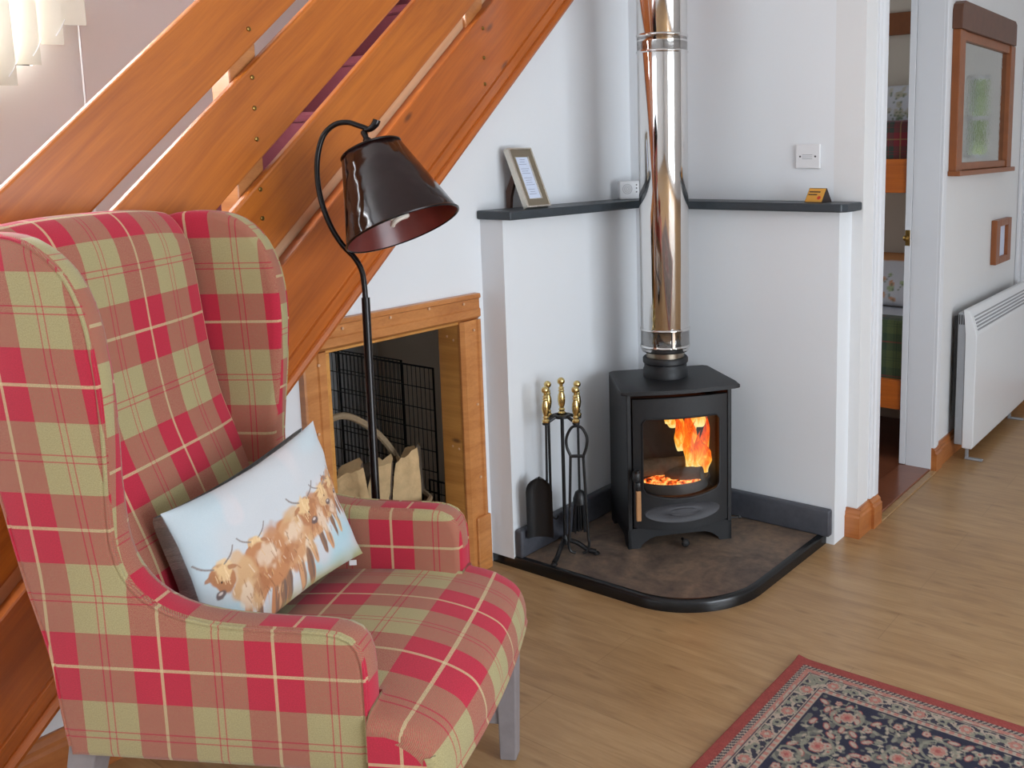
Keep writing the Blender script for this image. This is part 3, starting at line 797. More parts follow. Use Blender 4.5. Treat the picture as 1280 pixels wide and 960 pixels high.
# handle on the left of the door
bm = bmesh.new()
box(bm, (-0.181, -0.052, 0.262), (-0.158, -0.012, 0.300), bev=0.006); box(bm, (-0.176, -0.062, 0.236), (-0.160, -0.044, 0.268), bev=0.004)
lathe(bm, [(0.0, 0.0), (0.012, 0.002), (0.012, 0.012), (0.0, 0.016)], 16, Matrix.Translation((-0.17, -0.05, 0.298)))
hd = obj('handle_bracket', bm, 'black_iron', door, mtx=SM, smooth=True)
obj('handle_grip', bx((-0.1765, -0.066, 0.128), (-0.1595, -0.050, 0.238), bev=0.003), 'handle_wood', door, mtx=SM)['label'] = 'bare wooden grip'
# top plate with bowed front
bm = bmesh.new()
fl = [(x, -0.030 - 0.026 * (1 - (x / 0.218) ** 2)) for x in [-0.218 + 0.436 * i / 20 for i in range(21)]]
pts = fl + [(0.218, 0.02), (0.196, DP - 0.01), (0.178, DP + 0.005), (-0.178, DP + 0.005), (-0.196, DP - 0.01), (-0.218, 0.02)]
prism(bm, pts, TOPZ, TOPZ + 0.014, 'z', bev=0.004)
so('top_plate', bm, 'stove_body', smooth=True)
# ash knob and side screw
bm = lathe(bmesh.new(), [(0.006, 0.0), (0.006, 0.03), (0.014, 0.034), (0.015, 0.042), (0.010, 0.048), (0, 0.049)], 20, Matrix.Translation((0.006, -0.006, 0.022)) @ Matrix.Rotation(PI / 2, 4, 'X'))
so('ash_knob', bm, 'black_iron', smooth=True)
bm = lathe(bmesh.new(), [(0.003, 0.0), (0.003, 0.05), (0.006, 0.052), (0.006, 0.06), (0, 0.062)], 12, Matrix.Translation((hw - 0.003, 0.06, 0.055)) @ Matrix.Rotation(PI / 2, 4, 'Y'))
so('air_control', bm, 'black_iron', smooth=True)
# firebox: liner, log retainer, grate
bm = bmesh.new(); box(bm, (-0.165, DP - 0.045, 0.16), (0.165, DP - 0.013, 0.52)); box(bm, (-0.181, 0.03, 0.16), (-0.160, DP - 0.02, 0.5)); box(bm, (0.160, 0.03, 0.16), (0.181, DP - 0.02, 0.5)); box(bm, (-0.18, 0.03, 0.15), (0.18, DP - 0.02, 0.165))
plain('brick_liner', (44, 36, 32), 0.9, var=0.5, scale=22)
so('firebrick_liner', bm, 'brick_liner')
bm = bmesh.new()
lathe(bm, [(0.122, 0.0), (0.140, 0.004), (0.147, 0.03), (0.147, 0.040), (0.141, 0.044), (0.137, 0.040), (0.132, 0.02), (0.122, 0.012)], 48, Matrix.Translation((0, 0.125, 0.178)) @ Matrix.Diagonal((1, 0.82, 1, 1)), cap=False)
so('log_guard', bm, 'stove_grey', smooth=True)
bm = bmesh.new(); rnd = random.Random(3)
lathe(bm, [(0, 0.018), (0.06, 0.016), (0.118, 0.006), (0.118, 0.0), (0, 0)], 40, Matrix.Translation((0, 0.125, 0.182)) @ Matrix.Diagonal((1, 0.85, 1, 1)))
for i in range(26):
    a = rnd.uniform(0, 2 * PI); r = 0.1 * math.sqrt(rnd.random()); 
    bmesh.ops.create_icosphere(bm, subdivisions=1, radius=rnd.uniform(0.008, 0.017), matrix=Matrix.Translation((r * math.cos(a), 0.125 + 0.85 * r * math.sin(a), 0.198)) @ Matrix.Rotation(a, 4, 'X'))
tag(obj('embers', bm, 'ember', None, mtx=SM), 'glowing orange embers on the grate inside the stove', 'embers', kind='stuff')
def burning_log(P, L, r, rz, ry, lab):
    rnd = random.Random(int(L * 1000))
    bm = bmesh.new(); n = 14; rings = []
    for j in range(8):
        rings.append([bm.verts.new((-L / 2 + L * j / 7, r * math.cos(2 * PI * i / n) * rnd.uniform(.9, 1.1), r * math.sin(2 * PI * i / n) * rnd.uniform(.9, 1.1))) for i in range(n)])
    for j in range(7):
        for i in range(n): bm.faces.new((rings[j][i], rings[j][(i + 1) % n], rings[j + 1][(i + 1) % n], rings[j + 1][i]))
    bm.faces.new(rings[0]); bm.faces.new(rings[-1][::-1])
    tag(obj('burning_log', bm, 'bark', None, smooth=True, mtx=SM @ Matrix.Translation(P) @ Matrix.Rotation(rz, 4, 'Z') @ Matrix.Rotation(ry, 4, 'Y')), lab, 'log', 'logs in the stove')
burning_log((-0.02, 0.17, 0.24), 0.22, 0.032, 0.15, 0.05, 'charred log lying at the back of the stove firebox')
burning_log((0.05, 0.12, 0.222), 0.14, 0.024, -0.6, -0.15, 'short burning log at the right of the stove firebox')
# flames: several tapering tongues
def tongue(P, h, w, lean, seed, curl=0.02):
    bm = bmesh.new(); rnd = random.Random(seed); n = 14; K = 16; rings = []
    for j in range(K + 1):
        t = j / K
        rad = w * (math.sin(PI * min(1, t * 0.85 + 0.16)) ** 0.8) * (1 - t ** 3)
        rad = max(rad, 0.0004)
        cx = lean * t ** 1.4 + curl * math.sin(t * 5 + seed) * t; cy = 0.010 * math.sin(t * 4 + seed * 2)
        ring = []
        for i in range(n):
            a = 2 * PI * i / n; q = rad * (1 + 0.35 * mnoise.noise(Vector((math.cos(a) * 1.5, t * 5, seed * 3.1 + math.sin(a)))))
            ring.append(bm.verts.new((P[0] + cx + q * math.cos(a), P[1] + cy + q * 0.55 * math.sin(a), P[2] + h * t)))
        rings.append(ring)
    for j in range(K):
        for i in range(n): bm.faces.new((rings[j][i], rings[j][(i + 1) % n], rings[j + 1][(i + 1) % n], rings[j + 1][i]))
    bm.faces.new(rings[0][::-1]); bm.faces.new(rings[-1])
    return bm
FL_ = [((0.105, 0.11, 0.225), 0.165, 0.026, 0.012, 1, 'bright yellow flame tongue nearest the right of the stove glass'),
       ((0.072, 0.13, 0.235), 0.19, 0.024, 0.02, 2, 'tall slim flame tongue left of the brightest one'),
       ((0.135, 0.14, 0.235), 0.22, 0.022, -0.01, 4, 'orange flame tongue along the right edge of the stove glass'),
       ((0.045, 0.16, 0.30), 0.16, 0.021, -0.03, 5, 'orange flame curling left under the top of the stove glass'),
       ((0.005, 0.175, 0.40), 0.085, 0.020, -0.035, 7, 'small red flame furthest left at the top of the stove glass'),
       ((0.100, 0.18, 0.37), 0.13, 0.024, -0.025, 6, 'broad orange flame below the top right of the stove glass'),
       ((0.125, 0.115, 0.225), 0.13, 0.024, 0.006, 12, 'low yellow flame tongue at the lower right of the stove glass'),
       ((0.088, 0.155, 0.27), 0.21, 0.030, 0.0, 14, 'wide orange flame behind the bright tongues'),
       ((0.130, 0.19, 0.38), 0.12, 0.028, -0.01, 15, 'red-orange flame in the top right corner of the stove glass'),
       ((0.030, 0.19, 0.38), 0.12, 0.026, -0.03, 16, 'wavering orange flame spreading left along the stove roof'),
       ((0.060, 0.19, 0.37), 0.12, 0.020, -0.02, 9, 'dim orange flame at the middle top of the stove glass')]
for P, h, w, lean, sd, lb in FL_:
    tag(obj('flame', tongue(P, h, w, lean, sd), 'flame', None, smooth=True, mtx=SM), lb, 'flame', 'flames in the stove')

# flue: black collar, bright twin-wall pipe with bands
FX, FYY = 0.300, -0.256
flue = thing('flue_pipe', 'polished steel flue pipe rising from the stove top', 'flue', (FX, FYY, 0.626))
FM = Matrix.Translation((FX, FYY, 0))
obj('black_collar', lathe(bmesh.new(), [(0.083, 0.626), (0.083, 0.655), (0.079, 0.66), (0.079, 0.675), (0.084, 0.68), (0.084, 0.695), (0.080, 0.70), (0.0, 0.70)], 56), 'stove_body', flue, smooth=True, mtx=FM)
obj('inner_sleeve', lathe(bmesh.new(), [(0.071, 0.70), (0.071, 0.722), (0, 0.722)], 56), 'dull_steel', flue, smooth=True, mtx=FM)
def pipe(z0, z1, r=0.0895): return lathe(bmesh.new(), [(r - 0.012, z0), (r - 0.004, z0), (r, z0 + 0.006), (r, z1), (r - 0.002, z1)], 72)
obj('pipe_section', pipe(0.722, 1.832), 'polished_steel', flue, smooth=True, mtx=FM, sharp=60)
obj('pipe_section', pipe(1.832, 2.595), 'polished_steel', flue, smooth=True, mtx=FM, sharp=60)
def band(zs):
    pr = []
    for z in zs: pr += [(0.0895, z - 0.005), (0.0925, z - 0.003), (0.0935, z), (0.0925, z + 0.003), (0.0895, z + 0.005)]
    return lathe(bmesh.new(), pr, 72, cap=False)
obj('locking_band', band([1.797, 1.853]), 'polished_steel', flue, smooth=True, mtx=FM, sharp=60)
obj('locking_band', band([0.742, 0.806]), 'polished_steel', flue, smooth=True, mtx=FM, sharp=60)
# clip with a small knob on the band
bm = bx((-0.006, -0.1, 0.742), (0.006, -0.092, 0.806), bev=0.002)
obj('band_clip', bm, 'polished_steel', flue, mtx=FM @ Matrix.Rotation(0.9, 4, 'Z'))

# ------------------------------------------------------------------ fire irons
TX, TY = 0.125, -0.655
def base_leg(a):
    pts = smooth_path([(TX, TY, 0.085), (TX + 0.04 * math.cos(a), TY + 0.04 * math.sin(a), 0.078), (TX + 0.08 * math.cos(a), TY + 0.08 * math.sin(a), 0.054), (TX + 0.112 * math.cos(a), TY + 0.112 * math.sin(a), 0.046)], 5)
    return pts
stand = thing('fire_iron_stand', 'black three-footed stand for brass-handled fire tools on the hearth', 'stand', (TX, TY, 0.037))
for a in (-72, 25, 130):
    a = math.radians(a)
    bm = tube(bmesh.new(), base_leg(a), [0.009] * 15 + [0.0085], 8)
    lathe(bm, [(0.011, 0.0), (0.013, 0.004), (0.008, 0.01), (0, 0.012)], 12, Matrix.Translation((TX + 0.112 * math.cos(a), TY + 0.112 * math.sin(a), 0.037)))
    obj('foot', bm, 'black_iron', stand, smooth=True)
bm = tube(bmesh.new(), [(TX, TY, 0.07), (TX, TY, 0.565)], 0.0065, 10)
lathe(bm, [(0.012, 0.0), (0.014, 0.012), (0.009, 0.03), (0.0065, 0.035)], 20, Matrix.Translation((TX, TY, 0.068)))
obj('pole', bm, 'black_iron', stand, smooth=True)
def turned(h=0.14):
    k = h / 0.14
    pr = [(0.0, 0), (0.013, 0), (0.014, 0.006), (0.009, 0.012), (0.011, 0.018), (0.0075, 0.024), (0.011, 0.034), (0.0135, 0.052), (0.012, 0.068), (0.0085, 0.080), (0.011, 0.084), (0.008, 0.090), (0.0105, 0.094), (0.006, 0.100)]
    for i in range(7):
        a = -PI / 2 + 0.5 + (PI - 0.5) * i / 6; pr.append((max(0.0135 * math.cos(a), 0.0), 0.118 + 0.0135 * math.sin(a)))
    return [(r, z * k) for r, z in pr]
obj('brass_finial', lathe(bmesh.new(), turned(), 24, Matrix.Translation((TX, TY, 0.535 + 0.012))), 'brass', stand, smooth=True)
# hanging ring with four hooks
CA = math.radians(-56)      # towards the camera
ring_bm = bmesh.new(); lathe(ring_bm, [(0.02, -0.004), (0.03, -0.006), (0.03, 0.004), (0.02, 0.006), (0.02, -0.004)], 28, Matrix.Translation((TX, TY, 0.542)), cap=False)
spots = []
for da in (-52, 52, -128, 128):
    a = CA + math.radians(da); px, py = TX + 0.066 * math.cos(a), TY + 0.066 * math.sin(a)
    spots.append((px, py)); 
    tube(ring_bm, [(TX + 0.025 * math.cos(a), TY + 0.025 * math.sin(a), 0.542), (px - 0.012 * math.cos(a), py - 0.012 * math.sin(a), 0.530), (px, py, 0.524)], 0.006, 8)
    lathe(ring_bm, [(0.008, 0), (0.013, 0.002), (0.013, 0.008), (0.008, 0.008)], 14, Matrix.Translation((px, py, 0.520)))
obj('hook_ring', ring_bm, 'black_iron', stand, smooth=True)
def tool(name, label, cat, p):
    t = thing(name, label, cat, (p[0], p[1], 0.3), 0, None)
    obj('brass_handle', lathe(bmesh.new(), turned(0.135), 24, Matrix.Translation((p[0], p[1], 0.530))), 'brass', t, smooth=True)
    return t
# spots order: 0 = screen-left front, 1 = screen-right front ...
camr = Vector((rt.x, rt.y)).normalized()
spots.sort(key=lambda s_: (Vector(s_) - Vector((TX, TY))).dot(camr))
left = sorted(spots[:2], key=lambda s_: (Vector(s_).dot(Vector((fw.x, fw.y))))); right = sorted(spots[2:], key=lambda s_: (Vector(s_).dot(Vector((fw.x, fw.y)))))
R2 = Matrix.Rotation(math.atan2(camr.y, camr.x), 4, 'Z')
# shovel on the left
p = left[0]; t = tool('ash_shovel', 'black ash shovel with brass handle, left front of the stand', 'shovel', p)
bm = tube(bmesh.new(), [(p[0], p[1], 0.532), (p[0] - 0.004, p[1], 0.30)], 0.0042, 8)
obj('shaft', bm, 'black_iron', t, smooth=True)
bm = bmesh.new(); g0 = []
for i in range(13):
    v = i / 12; z = 0.335 - 0.225 * v
    v = (i / 12) ** 1.7; z = 0.335 - 0.225 * v; wv = 0.046 * max(0.06, math.sqrt(max(0.0, 1 - (1 - min(1, v / 0.22)) ** 2)))
    row = []
    for j in range(9):
        u = -1 + j / 4
        lip = 0.020 * abs(u) ** 3
        row.append(Vector((u * wv, -lip - 0.012 * (1 - v) + 0.01, z)))
    g0.append(row)
mt = Matrix.Translation((p[0] - 0.030 * camr.x, p[1] - 0.030 * camr.y, 0)) @ R2
vf = [[bm.verts.new(mt @ q) for q in r_] for r_ in g0]; vb = [[bm.verts.new(mt @ (q + Vector((0, 0.003, 0)))) for q in r_] for r_ in g0]
for i in range(12):
    for j in range(8):
        bm.faces.new((vf[i][j], vf[i][j + 1], vf[i + 1][j + 1], vf[i + 1][j])); bm.faces.new((vb[i][j], vb[i + 1][j], vb[i + 1][j + 1], vb[i][j + 1]))
for i in range(12):
    for j in (0, 8): bm.faces.new((vf[i][j], vb[i][j], vb[i + 1][j], vf[i + 1][j]))
for j in range(8):
    for i in (0, 12): bm.faces.new((vf[i][j], vf[i][j + 1], vb[i][j + 1], vb[i][j]))
obj('blade', bm, 'black_iron', t, smooth=True)
# poker behind on the left
p = left[1]; t = tool('fire_poker', 'black poker with brass handle hanging at the back left of the stand', 'poker', p)
bm = tube(bmesh.new(), [(p[0], p[1], 0.532), (p[0], p[1], 0.13), (p[0] + 0.004, p[1], 0.11)], [0.005, 0.0048, 0.002], 8)
tube(bm, smooth_path([(p[0], p[1], 0.16), (p[0] + 0.02, p[1] + 0.004, 0.150), (p[0] + 0.028, p[1] + 0.006, 0.165)], 5), 0.0035, 6)
obj('shaft', bm, 'black_iron', t, smooth=True)
# tongs right front
p = right[0]; t = tool('fire_tongs', 'black fire tongs with looped spring and brass handle on the stand', 'tongs', p)
bm = bmesh.new()
q = lambda u, z, d=0.0: (p[0] + camr.x * u + d * fw.x, p[1] + camr.y * u + d * fw.y, z)
tube(bm, smooth_path([q(-0.020, 0.405), q(-0.034, 0.44), q(-0.034, 0.475), q(-0.018, 0.507), q(0.0, 0.515), q(0.020, 0.507), q(0.036, 0.475), q(0.034, 0.44), q(0.022, 0.405)], 5), 0.0052, 8)
tube(bm, [q(-0.026, 0.407), q(0.028, 0.407)], 0.006, 8)
for sx in (-1, 1):
    tube(bm, smooth_path([q(sx * 0.022, 0.41), q(sx * 0.028, 0.25), q(sx * 0.033, 0.12), q(sx * 0.036, 0.085), q(sx * 0.030, 0.06), q(sx * 0.012, 0.052)], 5), 0.005, 8)
obj('arms', bm, 'black_iron', t, smooth=True)
# brush behind right
p = right[1]; t = tool('hearth_brush', 'black hearth brush with brass handle hanging at the back right', 'brush', p)
bm = tube(bmesh.new(), [(p[0], p[1], 0.532), (p[0], p[1], 0.24)], 0.0045, 8)
lathe(bm, [(0.006, 0.255), (0.016, 0.248), (0.024, 0.225), (0.025, 0.205), (0, 0.205)], 20, Matrix.Translation((p[0], p[1], 0)))
obj('shaft', bm, 'black_iron', t, smooth=True)
bm = bmesh.new(); rnd = random.Random(5)
for i in range(90):
    a = rnd.uniform(0, 2 * PI); r = 0.022 * math.sqrt(rnd.random())
    tube(bm, [(p[0] + r * math.cos(a), p[1] + r * math.sin(a), 0.21), (p[0] + 1.45 * r * math.cos(a), p[1] + 1.45 * r * math.sin(a), rnd.uniform(0.10, 0.12))], 0.0022, 4)
o = obj('bristles', bm, 'dark_plastic', t); o['kind'] = 'stuff'

# ------------------------------------------------------------------ things on the shelf
SZ = 1.2615
# photo frame: leaning back, faces +x
pf = thing('picture_frame', 'small silver picture frame with printed note on the slate shelf', 'picture frame', (0.01, -0.63, SZ))
tl = 0.40
PM = Matrix.Translation((0.022, -0.631, SZ + 0.006)) @ Matrix.Rotation(PI / 2, 4, 'Z') @ Matrix.Rotation(-tl, 4, 'X') 
# local: x right (world +y), -y towards the room, z up the frame
FWd, FHt = 0.118, 0.214
bm = bmesh.new(); bw = 0.030
for a, b in (((-FWd / 2, -0.004, 0), (FWd / 2, 0.006, bw)), ((-FWd / 2, -0.004, FHt - bw), (FWd / 2, 0.006, FHt)), ((-FWd / 2, -0.004, bw), (-FWd / 2 + bw - 0.004, 0.006, FHt - bw)), ((FWd / 2 - bw + 0.004, -0.004, bw), (FWd / 2, 0.006, FHt - bw))): box(bm, a, b)
obj('border', bm, 'pewter', pf, mtx=PM)
bm = bmesh.new()
for a, b in (((-FWd / 2 - .003, -0.010, -.003), (FWd / 2 + .003, 0.012, 0.003)), ((-FWd / 2 - .003, -0.010, FHt - 0.003), (FWd / 2 + .003, 0.012, FHt + .003)), ((-FWd / 2 - .003, -0.010, 0), (-FWd / 2 + 0.006, 0.012, FHt)), ((FWd / 2 - 0.003, -0.010, 0), (FWd / 2 + .003, 0.012, FHt)),
             ((-FWd / 2 + bw - 0.006, -0.006, bw - 0.002), (-FWd / 2 + bw - 0.003, 0.004, FHt - bw + 0.002)), ((FWd / 2 - bw + 0.002, -0.007, bw - 0.002), (FWd / 2 - bw + 0.006, 0.004, FHt - bw + 0.002)), ((-FWd / 2 + bw - 0.006, -0.006, bw - 0.003), (FWd / 2 - bw + 0.004, 0.004, bw))): box(bm, a, b, bev=0.001)
obj('edge_moulding', bm, 'silver', pf, mtx=PM)
pp = obj('paper_note', bx((-FWd / 2 + bw - 0.004, -0.002, bw), (FWd / 2 - bw + 0.004, 0.004, FHt - bw)), 'paper', pf, mtx=PM)
bm = bmesh.new(); rnd = random.Random(2)
for i in range(16):
    z = FHt - bw - 0.010 - i * 0.0085
    if i in (3, 7, 12): continue
    wd = rnd.uniform(0.018, 0.026) * (0.6 if i in (0, 14) else 1)
    box(bm, (-wd + rnd.uniform(0, 0.004), -0.0024, z), (wd - rnd.uniform(0, 0.012), -0.0019, z + 0.0014))
obj('text_lines', bm, 'ink', pp, mtx=PM)
obj('back_board', bx((-FWd / 2 + 0.004, 0.0062, 0.004), (FWd / 2 - 0.004, 0.011, FHt - 0.004)), 'brown_felt', pf, mtx=PM)
# easel strut
bm = bmesh.new()
prism(bm, [(-0.052, SZ + 0.135), (-0.090, SZ + 0.060), (-0.090, SZ + 0.001), (-0.072, SZ + 0.001), (-0.068, SZ + 0.04), (-0.045, SZ + 0.110)], -0.668, -0.655, 'y')
obj('easel_strut', bm, 'brown_felt', pf)

# alarm box in the corner
al = thing('alarm_box', 'small white plastic alarm box on the shelf left of the flue', 'alarm', (-0.03, 0.0, SZ))
AM = Matrix.Translation((-0.005, 0.0, SZ)) @ Matrix.Rotation(math.radians(50), 4, 'Z')
obj('case', bx((-0.062, 0.0, 0.0005), (0.062, 0.035, 0.073), bev=0.006, seg=3), 'white_plastic', al, mtx=AM, smooth=True)
bm = bmesh.new()
for r in (0.019, 0.0125, 0.006): tube(bm, [(-0.030 + r * math.cos(t_), -0.0005, 0.042 + r * math.sin(t_)) for t_ in [2 * PI * i / 28 for i in range(28)]], 0.001, 4, closed=True)
obj('speaker_grille', bm, 'heater_grey', al, mtx=AM)
bm = bmesh.new()
for z in (0.030, 0.045, 0.058): lathe(bm, [(0.003, -0.001), (0.003, 0.001), (0, 0.0015)], 10, Matrix.Translation((0.008, 0.0, z)) @ Matrix.Rotation(PI / 2, 4, 'X'))
obj('indicator', bm, 'screw', al, mtx=AM)

# tent card on the right of the shelf
cdz = thing('tent_card', 'small orange tent card with red emblem on the slate shelf', 'card', (0.76, 0.02, SZ))
CM = Matrix.Translation((0.772, 0.035, SZ + 0.0005)) @ Matrix.Rotation(math.radians(-8), 4, 'Z')
bm = bmesh.new(); th_ = 0.0015
def sheet(y0, y1, z1, yo): 
    prism(bm, [(y0, 0), (y1, z1), (y1 + yo, z1), (y0 + yo, 0)], -0.038, 0.038, 'x')
prism(bm, [(-0.034, 0), (0.0, 0.05), (0.034, 0)], -0.036, 0.036, 'x')
obj('card_body', bm, 'card_dark', cdz, mtx=CM)
bm = bmesh.new(); nrm = Vector((0, -0.05, 0.034)).normalized()
def onface(u, v, o): # u along x, v along slope 0..1
    return Vector((u, -0.034 + 0.034 * v, 0.05 * v)) + nrm * o
def patch(bm, u0, u1, v0, v1, o0, o1):
    vs = [bm.verts.new(onface(u, v, o)) for o in (o0, o1) for (u, v) in ((u0, v0), (u1, v0), (u1, v1), (u0, v1))]
    bm.faces.new(vs[:4][::-1]); bm.faces.new(vs[4:])
    for k in range(4): bm.faces.new((vs[k], vs[(k + 1) % 4], vs[4 + (k + 1) % 4], vs[4 + k]))
patch(bm, -0.034, 0.034, 0.04, 0.96, 0.0002, 0.0012); fc = obj('printed_face', bm, 'card_orange', cdz, mtx=CM)
bm = bmesh.new(); patch(bm, -0.030, 0.016, 0.68, 0.76, 0.0012, 0.0016); patch(bm, -0.030, 0.006, 0.5, 0.57, 0.0012, 0.0016); obj('text_lines', bm, 'card_dark', fc, mtx=CM)
bm = bmesh.new()
ct_ = onface(0.018, 0.32, 0.0016); 
cv = [bm.verts.new(ct_ + Vector((0.009 * math.cos(a), 0.009 * 0.56 * math.sin(a), 0.009 * 0.83 * math.sin(a))) * (1 if i % 2 else 0.72)) for i, a in enumerate([2 * PI * i / 16 for i in range(16)])]
bm.faces.new(cv); obj('emblem', bm, 'card_red', fc, mtx=CM)

# socket plate
sk = thing('wall_plate', 'white square electrical plate on the wall above the shelf', 'socket', (0.698, WY, 1.425))
obj('plate', bx((0.650, WY - 0.010, 1.380), (0.746, WY - 0.0002, 1.469), bev=0.003), 'white_plastic', sk)
for x in (0.668, 0.728): obj('screw', lathe(bmesh.new(), [(0.0035, -0.0004), (0.0035, 0.001), (0, 0.0014)], 12), 'screw', sk, mtx=Matrix.Translation((x, WY - 0.010, 1.424)) @ Matrix.Rotation(PI / 2, 4, 'X'))
bm = bmesh.new()
for i in range(3): box(bm, (0.676, WY - 0.0106, 1.429 - i * 0.007), (0.716, WY - 0.0099, 1.4306 - i * 0.007))
obj('faint_lettering', bm, 'heater_grey', sk)

# ------------------------------------------------------------------ floor lamp
def ray(x, y): return fw + rt * ((x - 640 - PPX) / F_PX) - up * ((y - 480 - PPY) / F_PX)
def at(x, y, dist): return CAM + ray(x, y) * dist      # point at a forward depth, used to read coordinates off the photograph
LD = 2.40
p_hi = at(457, 372, LD); p_lo = at(470, 628, LD); dirn = (p_lo - p_hi).normalized(); foot = p_lo + dirn * ((p_lo.z - 0.03) / -dirn.z)
lamp = thing('floor_lamp', 'dark metal floor lamp with gooseneck and brown lacquered shade', 'lamp', (foot.x, foot.y, 0))
bm = tube(bmesh.new(), [foot, p_lo, p_hi], 0.0105, 16)
obj('pole', bm, 'lamp_metal', lamp, smooth=True)
bm = lathe(bmesh.new(), [(0, 0.0), (0.125, 0.0), (0.13, 0.008), (0.125, 0.016), (0.04, 0.022), (0.018, 0.04), (0, 0.04)], 48, Matrix.Translation((foot.x, foot.y, 0.001)))
obj('base', bm, 'lamp_metal', lamp, smooth=True)
gp = [at(x, y, LD) for x, y in ((457, 380), (455.5, 358), (452, 338), (443, 322), (428, 306), (414, 284), (403, 256), (397, 226), (397, 196), (404, 170), (418, 156), (434, 153), (448, 157), (459, 161))]
obj('gooseneck', tube(bmesh.new(), smooth_path(gp, 6), 0.0070, 12), 'lamp_metal', lamp, smooth=True)
ep = [at(x, y, LD) for x, y in ((456, 162), (463, 161), (469, 155), (471, 150))]
obj('end_knob', tube(bmesh.new(), smooth_path(ep, 5), [0.006 + 0.004 * min(1, i / 10) for i in range(16)], 10), 'lamp_metal', lamp, smooth=True)
# shade
ct = at(464, 188, LD)
dh = ray(480, 235).normalized(); sr = (rt - dh * rt.dot(dh)).normalized(); su = sr.cross(dh)
ax = ((sr * 36 - su * 97).normalized() * 0.963 - dh * 0.27).normalized()
zl = ax; xl = (sr - zl * sr.dot(zl)).normalized(); yl = zl.cross(xl)
LM = Matrix.Identity(4)
for i in range(3): LM[i][0] = xl[i]; LM[i][1] = yl[i]; LM[i][2] = zl[i]; LM[i][3] = ct[i]
RT, RB, LL = 0.077, 0.146, 0.217
shade = obj('shade', lathe(bmesh.new(), [(RT - 0.003, -0.002), (RT, 0), (RB, LL), (RB - 0.003, LL + 0.002)], 72, cap=False), 'shade_outer', lamp, smooth=True, mtx=LM, sharp=60)
obj('shade_lining', lathe(bmesh.new(), [(RT - 0.003, 0.0), (RB - 0.003, LL)], 72, cap=False), 'shade_inner', shade, smooth=True, mtx=LM)
for r, z in ((RT, 0.0), (RB, LL)):
    obj('shade_trim', tube(bmesh.new(), [(r * math.cos(a), r * math.sin(a), z) for a in [2 * PI * i / 64 for i in range(64)]], 0.003, 6, closed=True), 'lamp_metal', shade, smooth=True, mtx=LM)
bm = bmesh.new()
for a in (0, 2.1, 4.2): tube(bm, [(0.012 * math.cos(a), 0.012 * math.sin(a), 0.03), ((RT - 0.002) * math.cos(a), (RT - 0.002) * math.sin(a), 0.004)], 0.0022, 6)
lathe(bm, [(0.006, -0.055), (0.009, -0.05), (0.007, -0.035), (0.011, -0.03), (0.011, -0.02), (0.017, -0.01), (0.019, 0.02), (0.019, 0.06), (0, 0.06)], 24)
obj('lamp_holder', bm, 'lamp_metal', lamp, smooth=True, mtx=LM)
bm = bmesh.new()
hx = [(0.021 * math.cos(t * 2 * PI * 3.5), 0.021 * math.sin(t * 2 * PI * 3.5), 0.118 + 0.082 * t) for t in [i / 80 for i in range(81)]]
tube(bm, hx, 0.0065, 8); lathe(bm, [(0.018, 0.058), (0.022, 0.116), (0, 0.12)], 20)
obj('spiral_bulb', bm, 'bulb_white', lamp, smooth=True, mtx=LM)

# ------------------------------------------------------------------ armchair
CA_ = math.radians(28)
Fv = Vector((math.cos(CA_), math.sin(CA_), 0)); Sv = Vector((-math.sin(CA_), math.cos(CA_), 0))
corg = Vector((0.691, -1.574, 0)) - Sv * 0.315
chair = thing('wingback_armchair', 'high wingback armchair in red and sage plaid wool on grey legs', 'armchair', corg, CA_)
CMX = Matrix.Translation(corg) @ Matrix.Rotation(CA_, 4, 'Z')
def uvset(bm, fn):
    lay = bm.loops.layers.uv.new('cloth')
    for f in bm.faces:
        for l_ in f.loops: l_[lay].uv = fn(l_.vert.co, f)
def co_(name, bm, mat, par=None, smooth=True, sharp=60): return obj(name, bm, mat, par or chair, smooth=smooth, mtx=CMX, sharp=sharp)

side_pts = [(-0.657, 0.368), (-0.668, 0.45), (-0.676, 0.56), (-0.713, 0.708), (-0.742, 0.888), (-0.775, 1.08), (-0.80, 1.22), (-0.800, 1.285), (-0.775, 1.318), (-0.735, 1.330), (-0.694, 1.332), (-0.640, 1.329), (-0.598, 1.313), (-0.558, 1.28), (-0.532, 1.235), (-0.514, 1.17), (-0.508, 1.08),
            (-0.514, 0.96), (-0.524, 0.86), (-0.530, 0.775), (-0.520, 0.722), (-0.490, 0.684), (-0.44, 0.656), (-0.37, 0.641), (-0.28, 0.636), (-0.18, 0.636), (-0.125, 0.634), (-0.102, 0.626), (-0.088, 0.608), (-0.082, 0.58), (-0.082, 0.50), (-0.082, 0.42), (-0.085, 0.368)]
def resample(pts, d):
    out = []
    for i in range(len(pts)):
        a = Vector(pts[i]); b = Vector(pts[(i + 1) % len(pts)]); n = max(1, int((b - a).length / d))
        for k in range(n): out.append(a.lerp(b, k / n))
    return out
sp_ = resample(side_pts, 0.02)
# light smoothing
for _ in range(2):
    sp_ = [sp_[i] if (sp_[i].y < 0.375) else sp_[i] * 0.5 + (sp_[i - 1] + sp_[(i + 1) % len(sp_)]) * 0.25 for i in range(len(sp_))]
nS = len(sp_)
nrmS = []
for i in range(nS):
    t_ = (sp_[(i + 1) % nS] - sp_[i - 1]).normalized(); nrmS.append(Vector((-t_.y, t_.x)))
cen = sum(sp_, Vector((0, 0))) / nS
